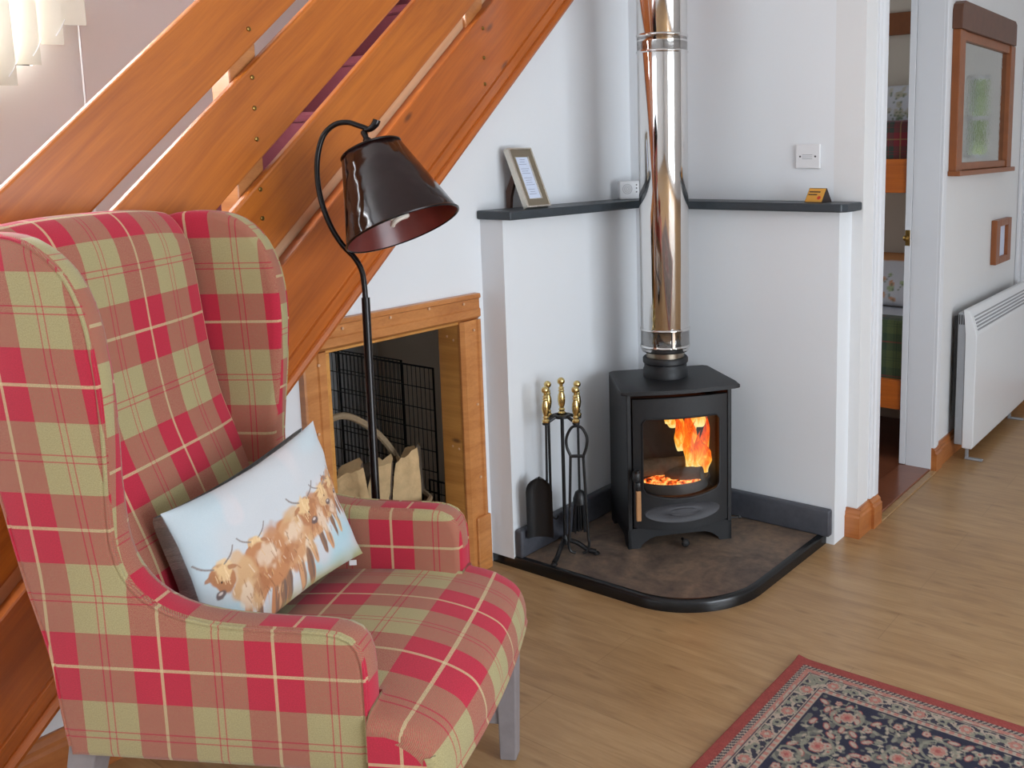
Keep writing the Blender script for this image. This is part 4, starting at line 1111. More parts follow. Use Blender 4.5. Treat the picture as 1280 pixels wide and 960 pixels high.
# area sign so that normals point inwards
area = sum(sp_[i].x * sp_[(i + 1) % nS].y - sp_[(i + 1) % nS].x * sp_[i].y for i in range(nS))
if area < 0: nrmS = [-v for v in nrmS]
def flare(x, z): return 0.030 * max(0.0, min(1.0, (z - 0.72) / 0.4)) * max(0.0, min(1.0, (x + 0.80) / 0.2))
def side_panel(s):
    T = 0.072; y_out = 0.315
    layers = [(0.014, 0.0), (0.004, 0.004), (0.0, 0.013), (0.0, T - 0.018), (0.005, T - 0.005), (0.018, T)]
    bm = bmesh.new(); rings = []
    arcs = [0.0]
    for i in range(1, nS + 1): arcs.append(arcs[-1] + (sp_[i % nS] - sp_[i - 1]).length)
    uvm = {}
    for inset, dep in layers:
        ring = []
        for i in range(nS):
            p_ = sp_[i] + nrmS[i] * inset
            thin = 1.0 - 0.25 * max(0, min(1, (p_.y - 0.7) / 0.2))
            y = s * (y_out - dep * thin + flare(p_.x, p_.y))
            ring.append(bm.verts.new((p_.x, y, p_.y)))
        rings.append(ring)
    lay = bm.loops.layers.uv.new('cloth')
    def uvp(v): return ((v.co.x + 0.46 + 0.07 * max(0, v.co.z - 0.7)), v.co.z - 0.81)
    for j in range(len(rings) - 1):
        for i in range(nS):
            k = (i + 1) % nS
            f = bm.faces.new((rings[j][i], rings[j][k], rings[j + 1][k], rings[j + 1][i]))
            if j in (2,):
                for l_ in f.loops:
                    idx = i if l_.vert in (rings[j][i], rings[j + 1][i]) else i + 1
                    l_[lay].uv = (abs(l_.vert.co.y) * 1.0 - 0.25, arcs[idx])
            else:
                for l_ in f.loops: l_[lay].uv = uvp(l_.vert)
    for ring in (rings[0], rings[-1]):
        es = []
        r_ = bmesh.ops.triangle_fill(bm, edges=[bm.edges.get((ring[i], ring[(i + 1) % nS])) for i in range(nS)], use_beauty=True)
        for f in r_['geom']:
            if isinstance(f, bmesh.types.BMFace):
                for l_ in f.loops: l_[lay].uv = uvp(l_.vert)
    o = co_('wing_and_arm_side', bm, 'plaid')
    # piped seam round the outer face
    lo = [i for i in range(nS) if sp_[i].y > 0.36]
    st = max(range(nS), key=lambda i: 0 if sp_[i].y > 0.355 else 1)
    def seam(dep, inset, r):
        seq = [(sp_[i] + nrmS[i] * inset) for i in range(nS)]
        # start after the bottom edge
        bi = [i for i in range(nS) if sp_[i].y <= 0.36]
        idxs = [i % nS for i in range(nS)]
        idxs = [i for i in idxs if sp_[i].y > 0.38]
        pts = [Vector((seq[i].x, s * (y_out - dep + flare(seq[i].x, seq[i].y)), seq[i].y)) for i in idxs]
        bmp = tube(bmesh.new(), pts, r, 6)
        uvset(bmp, lambda c_, f: (c_.x + 0.46, c_.z - 0.81))
        return bmp
    obj('piping', seam(0.004, 0.004, 0.0035), 'plaid', o, smooth=True, mtx=CMX)
    return o
side_panel(1); side_panel(-1)
# inner back and its rear: closed profile lofted across
fp = [(-0.50, 0.44), (-0.515, 0.50), (-0.545, 0.60), (-0.575, 0.70), (-0.612, 0.80), (-0.648, 0.90), (-0.668, 1.0), (-0.680, 1.10), (-0.690, 1.20), (-0.702, 1.27), (-0.722, 1.315), (-0.752, 1.342), (-0.785, 1.340), (-0.806, 1.315), (-0.812, 1.27), (-0.80, 1.15), (-0.775, 1.02), (-0.745, 0.85), (-0.700, 0.65), (-0.672, 0.45), (-0.66, 0.35), (-0.50, 0.35)]
def backrest():
    bm = bmesh.new(); pr = smooth_path([(x, 0, z) for x, z in fp[:19]], 4) + [Vector((x, 0, z)) for x, z in fp[19:]]
    arc_ = [0.0]
    for i in range(1, len(pr)): arc_.append(arc_[-1] + (pr[i] - pr[i - 1]).length)
    # arc length measured so that tan rows sit at z=1.09
    ref = min(range(60), key=lambda i: abs(pr[i].z - 1.09) + (0 if pr[i].x > -0.70 else 9))
    base = arc_[ref]
    NY = 24; rows = []
    for j in range(NY + 1):
        y = -0.262 + 0.524 * j / NY; e = abs(y) / 0.262
        puff = 0.012 * (1 - e ** 4); row = []
        for i, q_ in enumerate(pr):
            dx = puff if i < 45 else 0
            tp = -0.014 * e ** 3 if q_.z > 1.28 else 0
            row.append(bm.verts.new((q_.x + dx, y, q_.z + tp)))
        rows.append(row)
    lay = bm.loops.layers.uv.new('cloth'); n = len(pr)
    for j in range(NY):
        for i in range(n - 1):
            f = bm.faces.new((rows[j][i], rows[j][i + 1], rows[j + 1][i + 1], rows[j + 1][i]))
            for l_ in f.loops:
                ii = i if l_.vert in (rows[j][i], rows[j + 1][i]) else i + 1
                l_[lay].uv = (l_.vert.co.y - 0.05, arc_[ii] - base)
        f = bm.faces.new((rows[j][n - 1], rows[j][0], rows[j + 1][0], rows[j + 1][n - 1]))
    for r_ in (rows[0], rows[-1]):
        f = bm.faces.new(r_)
    co_('backrest', bm, 'plaid')
backrest()
# seat: waterfall front, T-shaped
def seat():
    base = [(-0.53, 0.36), (-0.53, 0.455), (-0.50, 0.470), (-0.42, 0.480), (-0.32, 0.486), (-0.22, 0.488), (-0.13, 0.485), (-0.06, 0.476), (-0.01, 0.461), (0.025, 0.440), (0.042, 0.415), (0.050, 0.385), (0.050, 0.36), (0.045, 0.340), (-0.05, 0.338), (-0.3, 0.338)]
    pr = smooth_path([(x, 0, z) for x, z in base], 4); n = len(pr)
    arc_ = [0.0]
    for i in range(1, n): arc_.append(arc_[-1] + (pr[i] - pr[i - 1]).length)
    ref = min(range(n), key=lambda i: abs(pr[i].x + 0.02) + (0 if pr[i].z > 0.43 else 9)); b0 = arc_[ref]
    ys = [-0.325, -0.322, -0.314, -0.30, -0.275, -0.246, -0.243] + [-0.24 + 0.48 * i / 20 for i in range(1, 20)] + [0.243, 0.246, 0.275, 0.30, 0.314, 0.322, 0.325]
    bm = bmesh.new(); rows = []
    for y in ys:
        e = abs(y); row = []
        edge = max(0.0, e - 0.295) / 0.03
        dr = 0.022 * (1 - math.sqrt(max(0, 1 - edge * edge)))
        crown = 0.012 * (1 - (e / 0.325) ** 2)
        for q_ in pr:
            x, z = q_.x, q_.z
            if x > -0.08: x += 0.022 * (1 - (y / 0.325) ** 2) * min(1, (x + 0.08) / 0.1)
            if e > 0.2445: x = max(x, -0.0815)
            if z > 0.42: z += crown * min(1, (0.06 - x) / 0.15)
            if x > -0.02: x -= dr
            if z > 0.42: z -= dr
            row.append(bm.verts.new((x, y, z)))
        rows.append(row)
    lay = bm.loops.layers.uv.new('cloth')
    for j in range(len(ys) - 1):
        for i in range(n):
            k = (i + 1) % n
            try: f = bm.faces.new((rows[j][i], rows[j][k], rows[j + 1][k], rows[j + 1][i]))
            except ValueError: continue
            for l_ in f.loops:
                ii = i if l_.vert in (rows[j][i], rows[j + 1][i]) else i + 1
                aa = arc_[min(ii, n - 1)]
                yy_ = l_.vert.co.y; l_[lay].uv = ((yy_ - 0.105) if yy_ > -0.108 else (-0.213 + (yy_ + 0.108) * 0.72), (aa - b0) * 0.88)
    for r_ in (rows[0], rows[-1]):
        f = bm.faces.new(r_)
        sg = 1 if r_ is rows[-1] else -1
        ue = (0.325 - 0.105) if sg > 0 else (-0.213 + (-0.325 + 0.108) * 0.72)
        for l_ in f.loops: l_[lay].uv = (ue + sg * (0.455 - l_.vert.co.z), (l_.vert.co.x + 0.02) * 0.95)
    o = co_('seat', bm, 'plaid', sharp=70)
seat()
def leg(name, x0, y0, x1, y1, w0, w1, ztop):
    bm = bmesh.new()
    a = [bm.verts.new((x0 + sx * w0 / 2, y0 + sy * w0 / 2, 0.0)) for sx, sy in ((-1, -1), (1, -1), (1, 1), (-1, 1))]
    b = [bm.verts.new((x1 + sx * w1 / 2, y1 + sy * w1 / 2, ztop)) for sx, sy in ((-1, -1), (1, -1), (1, 1), (-1, 1))]
    bm.faces.new(a); bm.faces.new(b[::-1])
    for k in range(4): bm.faces.new((a[k], b[k], b[(k + 1) % 4], a[(k + 1) % 4]))
    bmesh.ops.bevel(bm, geom=list(bm.edges), offset=0.003, segments=2, affect='EDGES', profile=0.5)
    return obj(name, bm, 'leg_grey', chair, mtx=CMX)
for s in (-1, 1):
    leg('leg', 0.0 + 0.003, s * 0.292, 0.008, s * 0.288, 0.040, 0.052, 0.342)
    leg('leg', -0.745, s * 0.262, -0.650, s * 0.262, 0.038, 0.056, 0.375)
    bm = bx((-0.715, s * 0.285 - 0.010, 0.092), (-0.012, s * 0.285 + 0.010, 0.134), bev=0.002); 
    obj('stretcher', bm, 'leg_grey', chair, mtx=CMX)
obj('stretcher', bx((-0.37, -0.275, 0.095), (-0.335, 0.275, 0.13), bev=0.002), 'leg_grey', chair, mtx=CMX)

# ------------------------------------------------------------------ cushion with the highland cattle print
def smst(a, b, x):
    t = np.clip((x - a) / (b - a), 0, 1); return t * t * (3 - 2 * t)
def vnoise(x, y, s, seed=0):
    """value noise on arrays"""
    xs_, ys_ = x * s, y * s
    xi, yi = np.floor(xs_).astype(int), np.floor(ys_).astype(int); fx, fy = xs_ - xi, ys_ - yi
    fx = fx * fx * (3 - 2 * fx); fy = fy * fy * (3 - 2 * fy)
    def h(a, b):
        v = np.sin(a * 127.1 + b * 311.7 + seed * 74.7) * 43758.5453
        return v - np.floor(v)
    return (h(xi, yi) * (1 - fx) + h(xi + 1, yi) * fx) * (1 - fy) + (h(xi, yi + 1) * (1 - fx) + h(xi + 1, yi + 1) * fx) * fy
def L3(c): return np.array(lin(c)[:3])
class Canvas:
    def __init__(s, U, Vv): s.U, s.V = U, Vv; s.c = np.zeros(U.shape + (3,))
    def lay(s, mask, col):
        m_ = np.clip(mask, 0, 1)[..., None]; s.c = s.c * (1 - m_) + (L3(col) if isinstance(col, tuple) else col) * m_
    def ell(s, cx, cy, rx, ry, rot, col, soft=0.12, wob=0.0, seed=0, alpha=1.0):
        ca, sa = math.cos(rot), math.sin(rot); dx, dy = s.U - cx, s.V - cy
        a = (dx * ca + dy * sa) / rx; b = (-dx * sa + dy * ca) / ry
        d_ = np.sqrt(a * a + b * b)
        if wob: d_ = d_ + (vnoise(s.U + seed, s.V, 7.0 / max(rx, ry) * 0.35, seed) - 0.5) * wob
        s.lay((1 - smst(1 - soft, 1 + soft, d_)) * alpha, col)
    def line(s, pts, w, col, alpha=1.0):
        for (x0, y0), (x1, y1) in zip(pts[:-1], pts[1:]):
            dx, dy = x1 - x0, y1 - y0; L2 = dx * dx + dy * dy + 1e-12
            t = np.clip(((s.U - x0) * dx + (s.V - y0) * dy) / L2, 0, 1)
            d_ = np.sqrt((s.U - x0 - t * dx) ** 2 + (s.V - y0 - t * dy) ** 2)
            s.lay((1 - smst(w * 0.5, w, d_)) * alpha, col)
def paint_cattle(U, V):
    """U across 0..1 (x aspect 1.42), V up 0..1 -> linear rgb"""
    X = U * 1.42; Cv = Canvas(X, V)
    Cv.c[:] = L3((198, 201, 204))
    n1 = vnoise(X, V, 3.2, 1); n2 = vnoise(X, V, 8, 2)
    Cv.lay(smst(0.45, 0.8, n1) * 0.5, (178, 206, 216))
    Cv.lay(smst(0.35, 0.7, n1 * 0.6 + n2 * 0.4) * smst(0.55, 0.15, V) * 0.75, (160, 202, 212))
    Cv.lay(smst(0.62, 0.85, vnoise(X, V, 5, 9)) * 0.35, (220, 206, 206))
    Cv.lay(smst(0.16, 0.0, V) * (0.4 + 0.5 * n2), (172, 168, 120))
    BR = [(200, 150, 108), (186, 128, 86), (208, 168, 124), (176, 120, 82)]
    def cow(x, y, s, facing, k):
        b = BR[k % 4]; d_ = (112, 78, 58); li = (232, 214, 190); pale = (206, 208, 208)
        f = facing; W_ = 0.85
        for lx, sh in ((-0.25, 1), (-0.18, 0), (-0.07, 1), (0.0, 0)):
            Cv.ell(x + f * lx * s, y - 0.19 * s, 0.024 * s, 0.125 * s, 0.06 * f, (140, 104, 80) if sh else b, 0.15, 0.5, k + 11)
            Cv.ell(x + f * lx * s + 0.012 * s, y - 0.20 * s, 0.008 * s, 0.09 * s, 0, (96, 88, 88), 0.4, 0.3, k, 0.6)
        Cv.ell(x - f * 0.13 * s, y, 0.165 * s, 0.135 * s, 0.1 * f, b, 0.10, 0.55, k)
        Cv.ell(x - f * 0.03 * s, y + 0.01 * s, 0.085 * s, 0.155 * s, 0.15, BR[(k + 1) % 4], 0.16, 0.6, k + 3, 0.85)
        Cv.ell(x - f * 0.20 * s, y + 0.05 * s, 0.07 * s, 0.06 * s, 0, li, 0.4, 0.9, k + 5, 0.6)
        Cv.ell(x - f * 0.12 * s, y - 0.05 * s, 0.07 * s, 0.05 * s, 0.4, (160, 98, 62), 0.4, 0.9, k + 6, 0.55)
        Cv.ell(x - f * 0.01 * s, y - 0.07 * s, 0.035 * s, 0.08 * s, 0, li, 0.35, 0.8, k + 7, 0.6)
        rnd = random.Random(k)
        for _ in range(46):
            sx_ = x - f * rnd.uniform(-0.06, 0.28) * s; sy = y + rnd.uniform(-0.15, 0.11) * s
            Cv.line([(sx_, sy), (sx_ - f * rnd.uniform(-0.01, 0.02) * s, sy - rnd.uniform(0.02, 0.055) * s)], 0.0035 * s, rnd.choice([d_, li, (150, 92, 56), (214, 170, 120)]), 0.6)
        hx_, hy = x + f * 0.085 * s, y + 0.085 * s
        Cv.ell(hx_, hy, 0.056 * s, 0.082 * s, -0.4 * f, BR[(k + 2) % 4], 0.10, 0.3, k + 2)
        Cv.ell(hx_ - f * 0.012 * s, hy + 0.035 * s, 0.046 * s, 0.045 * s, 0, (226, 190, 140), 0.25, 0.8, k + 4, 0.9)
        for e in (-1, 1): Cv.ell(hx_ + e * 0.062 * s, hy + 0.03 * s, 0.026 * s, 0.012 * s, e * -0.4, (170, 116, 80), 0.2, 0.4, k, 0.9)
        Cv.ell(hx_ + f * 0.034 * s, hy - 0.066 * s, 0.026 * s, 0.020 * s, 0, (104, 86, 84), 0.2, 0.2, k, 0.95)
        Cv.ell(hx_ + f * 0.034 * s, hy - 0.060 * s, 0.012 * s, 0.007 * s, 0, (206, 190, 182), 0.3)
        Cv.ell(hx_ + f * 0.014 * s, hy - 0.012 * s, 0.006 * s, 0.006 * s, 0, (60, 44, 40), 0.3)
        for e in (-1, 1):
            Cv.line([(hx_ + e * (0.03 + 0.075 * t_) * s, hy + (0.062 + 0.012 * math.sin(t_ * 3) + 0.06 * t_ ** 3) * s) for t_ in [q_ / 6 for q_ in range(7)]], 0.0055 * s, (134, 122, 116), 0.9)
        for _ in range(12):
            sx_ = hx_ + rnd.uniform(-0.04, 0.04) * s; sy = hy + rnd.uniform(-0.02, 0.07) * s
            Cv.line([(sx_, sy), (sx_ + rnd.uniform(-.008, .008) * s, sy - 0.035 * s)], 0.003 * s, rnd.choice([(170, 112, 66), (238, 208, 162)]), 0.7)
    cow(1.36, 0.56, 0.70, 1, 3); cow(1.25, 0.50, 0.86, 1, 2); cow(1.10, 0.47, 1.0, 1, 4)
    cow(0.86, 0.41, 1.35, 1, 5); cow(0.56, 0.40, 1.2, -1, 0)
    cow(0.26, 0.36, 1.28, -1, 1)
    Cv.lay(smst(0.08, 0.0, V) * smst(0.3, 0.6, n2) * 0.6, (150, 150, 96))
    return Cv.c
def set_paint(me, cols):
    at_ = me.color_attributes.new('paint', 'FLOAT_COLOR', 'POINT')
    arr = np.ones((len(me.vertices), 4), dtype=np.float32); arr[:, :3] = cols.reshape(-1, 3)
    at_.data.foreach_set('color', arr.ravel())
def grid_mesh(name, P, mat, parent, cols=None, mtx=None, uv=None, props=None):
    """P: (n,m,3) array"""
    n_, m_ = P.shape[:2]
    me = bpy.data.meshes.new(name)
    idx = np.arange(n_ * m_).reshape(n_, m_)
    q_ = np.stack([idx[:-1, :-1], idx[1:, :-1], idx[1:, 1:], idx[:-1, 1:]], -1).reshape(-1, 4)
    me.vertices.add(n_ * m_); me.vertices.foreach_set('co', P.reshape(-1).astype(np.float32))
    me.loops.add(len(q_) * 4); me.loops.foreach_set('vertex_index', q_.reshape(-1).astype(np.int32))
    me.polygons.add(len(q_)); me.polygons.foreach_set('loop_start', (np.arange(len(q_)) * 4).astype(np.int32)); 
    me.update(calc_edges=True); me.validate()
    me.polygons.foreach_set('use_smooth', np.ones(len(q_), dtype=bool))
    if cols is not None: set_paint(me, cols)
    if uv is not None:
        l_ = me.uv_layers.new(name='cloth'); vi = np.empty(len(me.loops), dtype=np.int32); me.loops.foreach_get('vertex_index', vi)
        l_.data.foreach_set('uv', uv.reshape(-1, 2)[vi].astype(np.float32).ravel())
    me.materials.append(M[mat])
    o = bpy.data.objects.new(name, me); COL.objects.link(o)
    if parent: o.parent = parent; o.matrix_parent_inverse = parent_world(parent).inverted()
    o.matrix_basis = mtx or Matrix.Identity(4)
    return o
cl = lambda x, s_, z: CMX @ Vector((x, s_ + 0.315, z))
PTL, PTR, PBR, PBL = cl(-0.520, -0.505, 0.790), cl(-0.412, -0.083, 0.852), cl(-0.315, -0.085, 0.535), cl(-0.425, -0.525, 0.490)
cush = thing('cushion', 'oblong cushion printed with highland cattle on the armchair seat', 'cushion', (PBL + PBR) / 2)
nu, nv = 300, 220
u = np.linspace(0, 1, nu)[:, None] * np.ones((1, nv)); v = np.ones((nu, 1)) * np.linspace(0, 1, nv)[None, :]
def bil(u, v):
    a, b, c_, d_ = [np.array(q_) for q_ in (PBL, PBR, PTR, PTL)]
    return (a * ((1 - u) * (1 - v))[..., None] + b * (u * (1 - v))[..., None] + c_ * (u * v)[..., None] + d_ * ((1 - u) * v)[..., None])
nF = np.array(((PBR - PBL).cross(PTL - PBL)).normalized())
if nF.dot(np.array(CAM - PBL)) < 0: nF = -nF
eu_ = np.array((PBR - PBL).normalized()); ev_ = np.array((PTL - PBL).normalized())
# edges bow inwards a little between the pointed corners
bu = (2 * u - 1); bv = (2 * v - 1)
def outline(P, u, v, k=0.016): return P - eu_ * (k * bu * (1 - bv ** 2))[..., None] - ev_ * (k * 1.1 * bv * (1 - bu ** 2))[..., None]
pil = (np.clip(1 - bu ** 4, 0, 1) * np.clip(1 - bv ** 4, 0, 1))
wr = (vnoise(u, v, 9, 4) - 0.5) * 0.006 * (1 - pil * 0.6)
front = outline(bil(u, v), u, v) + nF * (0.036 * pil ** 0.6 + wr)[..., None]
grid_mesh('printed_front', front, 'cushion_print', cush, paint_cattle(u, v))
u2, v2 = u[::5, ::5], v[::5, ::5]; bu, bv = 2 * u2 - 1, 2 * v2 - 1
pil2 = (np.clip(1 - bu ** 4, 0, 1) * np.clip(1 - bv ** 4, 0, 1))
back = outline(bil(u2, v2), u2, v2) - nF * (0.080 * pil2 ** 0.2)[..., None]
# force the rims to coincide
grid_mesh('checked_back', back, 'grey_check', cush, None, uv=np.stack([u2 * 0.44, v2 * 0.32], -1))['label'] = 'grey checked woollen back'
# care label
obj('care_label', bx((-0.008, -0.001, -0.012), (0.008, 0.001, 0.0), mtx=None), 'white_plastic', cush, mtx=Matrix.Translation(Vector(outline(bil(np.array([[0.93]]), np.array([[0.0]])), 0.93, 0.0)[0, 0]) if False else PBR.lerp(PBL, 0.08) + Vector((0.004, -0.002, 0.004))) @ Matrix.Rotation(CA_ + 0.2, 4, 'Z'))

# ------------------------------------------------------------------ rug
RX0, RX1, RY1, RY0 = 1.098, 2.30, -0.801, -2.60
def paint_rug(X, Y):
    """X,Y metres from the rug's far-left corner, inwards"""
    Wd, Hd = RX1 - RX0, RY1 - RY0
    D = np.minimum(np.minimum(X, Wd - X), np.minimum(Y, Hd - Y))
    # coordinate running along the nearest edge
    horiz = (np.minimum(Y, Hd - Y) < np.minimum(X, Wd - X))
    A = np.where(horiz, X, Y)
    C = Canvas(X, Y); NAVY = (34, 34, 54); CREAM = (164, 148, 132); CORAL = (156, 82, 76); ROSE = (168, 112, 100); SAGE = (128, 126, 110)
    C.c[:] = L3(NAVY)
    # field scatter: blossoms, buds, leaves and tendrils
    C.lay(smst(0.62, 0.68, vnoise(X, Y, 60, 3)) * 0.5, SAGE)
    rnd = random.Random(11)
    def near(cx, cy, r):
        return slice(max(0, int((cx - r) / DX)), max(0, int((cx + r) / DX)) + 2), slice(max(0, int((cy - r) / DX)), max(0, int((cy + r) / DX)) + 2)
    def stamp(cx, cy, r, fn):
        sx, sy = near(cx, cy, r)
        if C.c[sx, sy].size == 0: return
        sub = Canvas(X[sx, sy], Y[sx, sy]); sub.c = C.c[sx, sy].copy(); fn(sub); C.c[sx, sy] = sub.c
    def flower(c_, cx, cy, r, pet, col, rim, core):
        a = np.arctan2(c_.V - cy, c_.U - cx); d_ = np.hypot(c_.U - cx, c_.V - cy); rr = r * (0.8 + 0.2 * np.abs(np.cos(a * pet / 2)))
        c_.lay(1 - smst(rr * 0.98, rr * 1.08, d_), rim); c_.lay(1 - smst(rr * 0.74, rr * 0.86, d_), col)
        c_.lay((1 - smst(0.03, 0.12, np.abs(np.sin(a * pet / 2)))) * (d_ > 0.35 * r) * (d_ < rr * 0.8) * 0.7, rim)
        c_.lay(1 - smst(r * 0.26, r * 0.36, d_), core)
    def leafm(c_, cx, cy, r, ang, col, rim): 
        c_.ell(cx, cy, r * 1.15, r * 0.62, ang, rim, 0.1); c_.ell(cx, cy, r * 0.9, r * 0.42, ang, col, 0.15)
    cells = []
    for i in range(int(Wd / 0.034) + 1):
        for j in range(int(Hd / 0.034) + 1):
            cells.append((i * 0.034 + rnd.uniform(-0.009, 0.009) + (0.021 if j % 2 else 0), j * 0.034 + rnd.uniform(-0.009, 0.009)))
    for cx, cy in cells:
        if min(cx, Wd - cx, cy, Hd - cy) < 0.155: continue
        a = rnd.uniform(0, 2 * PI); k = rnd.random()
        p2 = (cx + 0.032 * math.cos(a), cy + 0.032 * math.sin(a)); p1 = (cx + 0.02 * math.cos(a + 0.7), cy + 0.02 * math.sin(a + 0.7))
        stamp(cx, cy, 0.045, lambda c_: c_.line([(cx, cy), p1, p2], 0.0026, SAGE, 0.9))
        if k < 0.36: stamp(cx, cy, 0.03, lambda c_: flower(c_, cx, cy, rnd.uniform(0.010, 0.014), 5, CREAM, ROSE if rnd.random() < 0.6 else SAGE, CORAL))
        elif k < 0.72: stamp(cx, cy, 0.03, lambda c_: leafm(c_, cx, cy, 0.0135, a, CREAM, CORAL))
        else:
            stamp(cx, cy, 0.03, lambda c_: leafm(c_, cx, cy, 0.010, a + 1, SAGE, (120, 112, 100)))
        stamp(p2[0], p2[1], 0.02, lambda c_: leafm(c_, p2[0], p2[1], 0.008, a + 0.8, CREAM, SAGE))
    # large rosettes inside scrolling vines
    for cx, cy, r in ((0.235, 0.21, 0.027), (0.47, 0.22, 0.028), (0.40, 0.30, 0.024), (0.52, 0.30, 0.024), (0.22, 0.36, 0.026), (0.70, 0.24, 0.045), (0.17, 0.43, 0.022), (0.90, 0.24, 0.03), (0.29, 0.43, 0.024), (0.22, 0.75, 0.04), (0.2, 1.1, 0.035), (0.95, 0.7, 0.035)):
        stamp(cx, cy, 0.09, lambda c_: [c_.lay((1 - smst(0.003, 0.005, np.abs(np.hypot(c_.U - cx, c_.V - cy) - r * 1.45))) * 0.9, SAGE), flower(c_, cx, cy, r * 0.85, 8, ROSE, CREAM, CORAL)])
    # centre medallion
    MX, MY = Wd / 2, Hd / 2
    dm = np.abs(X - MX) / (Wd / 2 - 0.30) + np.abs(Y - MY) / (Hd / 2 - 0.30)
    dm = dm + 0.03 * np.cos(np.arctan2(Y - MY, X - MX) * 12)
    mm = 1 - smst(0.99, 1.0, dm); 
    C.lay(mm, CREAM); C.lay(1 - smst(0.955, 0.96, dm), NAVY); C.lay(1 - smst(0.93, 0.935, dm), ROSE); C.lay(1 - smst(0.9, 0.905, dm), CREAM)
    inm = 1 - smst(0.87, 0.875, dm); C.lay(inm * smst(0.4, 0.5, vnoise(X, Y, 55, 8)), NAVY); C.lay(inm * smst(0.6, 0.66, vnoise(X, Y, 48, 5)), CORAL)
    # borders, from the outside in
    wn = vnoise(X, Y, 90, 6)
    def bandm(a0, a1): return (D >= a0) & (D < a1)
    def fill(a0, a1, col, al=1.0): C.lay(bandm(a0, a1) * al, col)
    fill(0, 0.036, (142, 60, 54)); C.lay(bandm(0, 0.036) * smst(0.3, 0.9, wn) * 0.25, (160, 76, 68))
    fill(0.036, 0.050, (58, 52, 60)); C.lay(bandm(0.036, 0.050) * (np.sin((A + D * 0.6) * 2 * PI / 0.0125) > 0.15), CREAM)
    fill(0.050, 0.055, ROSE); fill(0.055, 0.066, CREAM); C.lay(bandm(0.056, 0.065) * (wn > 0.45), ROSE)
    fill(0.066, 0.069, NAVY); fill(0.069, 0.072, CREAM)
    fill(0.072, 0.116, (48, 46, 60))
    cyc = 0.118; ph = (A % cyc) / cyc; yy = (D - 0.094) / 0.022
    fl_ = np.hypot((ph - 0.25) * cyc, yy * 0.022); an = np.arctan2(yy, (ph - 0.25) * 5)
    vine = np.abs(yy - 0.65 * np.sin(ph * 2 * PI)) < 0.16
    C.lay(bandm(0.072, 0.116) * vine, CREAM)
    C.lay(bandm(0.072, 0.116) * (vnoise(A, D, 75, 2) > 0.60), SAGE)
    C.lay(bandm(0.072, 0.116) * (vnoise(A, D, 110, 7) > 0.7), CREAM)
    C.lay(bandm(0.073, 0.115) * (fl_ < 0.0185 * (0.85 + 0.15 * np.cos(an * 6))), ROSE)
    C.lay(bandm(0.073, 0.115) * (np.abs(fl_ - 0.0185) < 0.0018), CREAM); C.lay(bandm(0.073, 0.115) * (fl_ < 0.006), CREAM)
    f2 = np.hypot((ph - 0.75) * cyc, yy * 0.022); C.lay(bandm(0.073, 0.115) * (f2 < 0.013), SAGE); C.lay(bandm(0.073, 0.115) * (f2 < 0.005), NAVY)
    fill(0.116, 0.119, CREAM); fill(0.119, 0.122, NAVY); fill(0.122, 0.134, ROSE); C.lay(bandm(0.122, 0.134) * (np.sin(A * 2 * PI / 0.02) > 0.3), CREAM)
    fill(0.134, 0.138, CREAM); fill(0.138, 0.143, NAVY)
    grain = vnoise(X, Y, 333, 12)[..., None]
    return C.c * (0.86 + 0.28 * grain)
DX = 0.003
nx = int((RX1 - RX0) / DX) + 1; ny = int((RY1 - RY0) / DX) + 1
gx = np.arange(nx)[:, None] * DX * np.ones((1, ny)); gy_ = np.ones((nx, 1)) * np.arange(ny)[None, :] * DX
P = np.stack([RX0 + gx, RY1 - gy_, 0.009 + 0.0006 * vnoise(gx, gy_, 200, 1)], -1)
edge = np.minimum(np.minimum(gx, gx.max() - gx), np.minimum(gy_, gy_.max() - gy_)); P[..., 2] = np.where(edge < 0.001, 0.0005, P[..., 2])
# corner slightly kicked up
P[..., 2] += 0.006 * np.exp(-((gx) ** 2 + (gy_) ** 2) / 0.0006) * (edge >= 0.001)
rug = grid_mesh('rug', P, 'rug_weave', None, paint_rug(gx, gy_))
tag(rug, 'oriental rug with navy floral field and coral border on the floor', 'rug')

# ------------------------------------------------------------------ hall: mirror, small frame, heater
mr = thing('wall_mirror', 'pine-framed mirror with dark top board on the hallway wall', 'mirror', (TW, 1.6, 1.33))
my0, my1, mz0, mz1 = 1.115, 2.09, 1.335, 1.955
bm = bmesh.new(); ft = 0.035
for a, b in (((TW, my0, mz0), (TW + ft, my0 + 0.085, mz1)), ((TW, my1 - 0.085, mz0), (TW + ft, my1, mz1)), ((TW, my0 + 0.085, mz1 - 0.04), (TW + ft * 0.8, my1 - 0.085, mz1)), ((TW, my0 + 0.085, mz0 + 0.012), (TW + ft * 0.8, my1 - 0.085, mz0 + 0.045)), ((TW, my0 - 0.01, mz0 - 0.012), (TW + 0.055, my1 + 0.005, mz0 + 0.010))):
    box(bm, (a[0] + 0.0005, a[1], a[2]), b, bev=0.003)
obj('frame', bm, 'frame_pine', mr)
bm = bmesh.new()
prism(bm, [(my0 - 0.012, mz1), (my1 - 0.03, mz1), (my1 - 0.03, 2.06), (my1 - 0.06, 2.075), (my0 + 0.03, 2.075), (my0, 2.06), (my0 - 0.012, 2.035)], TW + 0.0005, TW + 0.045, 'x', bev=0.003)
plain('top_board', (98, 62, 44), 0.45, var=0.25, scale=18)
obj('top_board', bm, 'top_board', mr)
obj('mirror_glass', bx((TW + 0.001, my0 + 0.08, mz0 + 0.04), (TW + 0.012, my1 - 0.08, mz1 - 0.035)), 'mirror_glass', mr)
sf = thing('picture_frame', 'tiny pine picture frame hanging above the heater', 'picture frame', (TW, 2.03, 0.84))
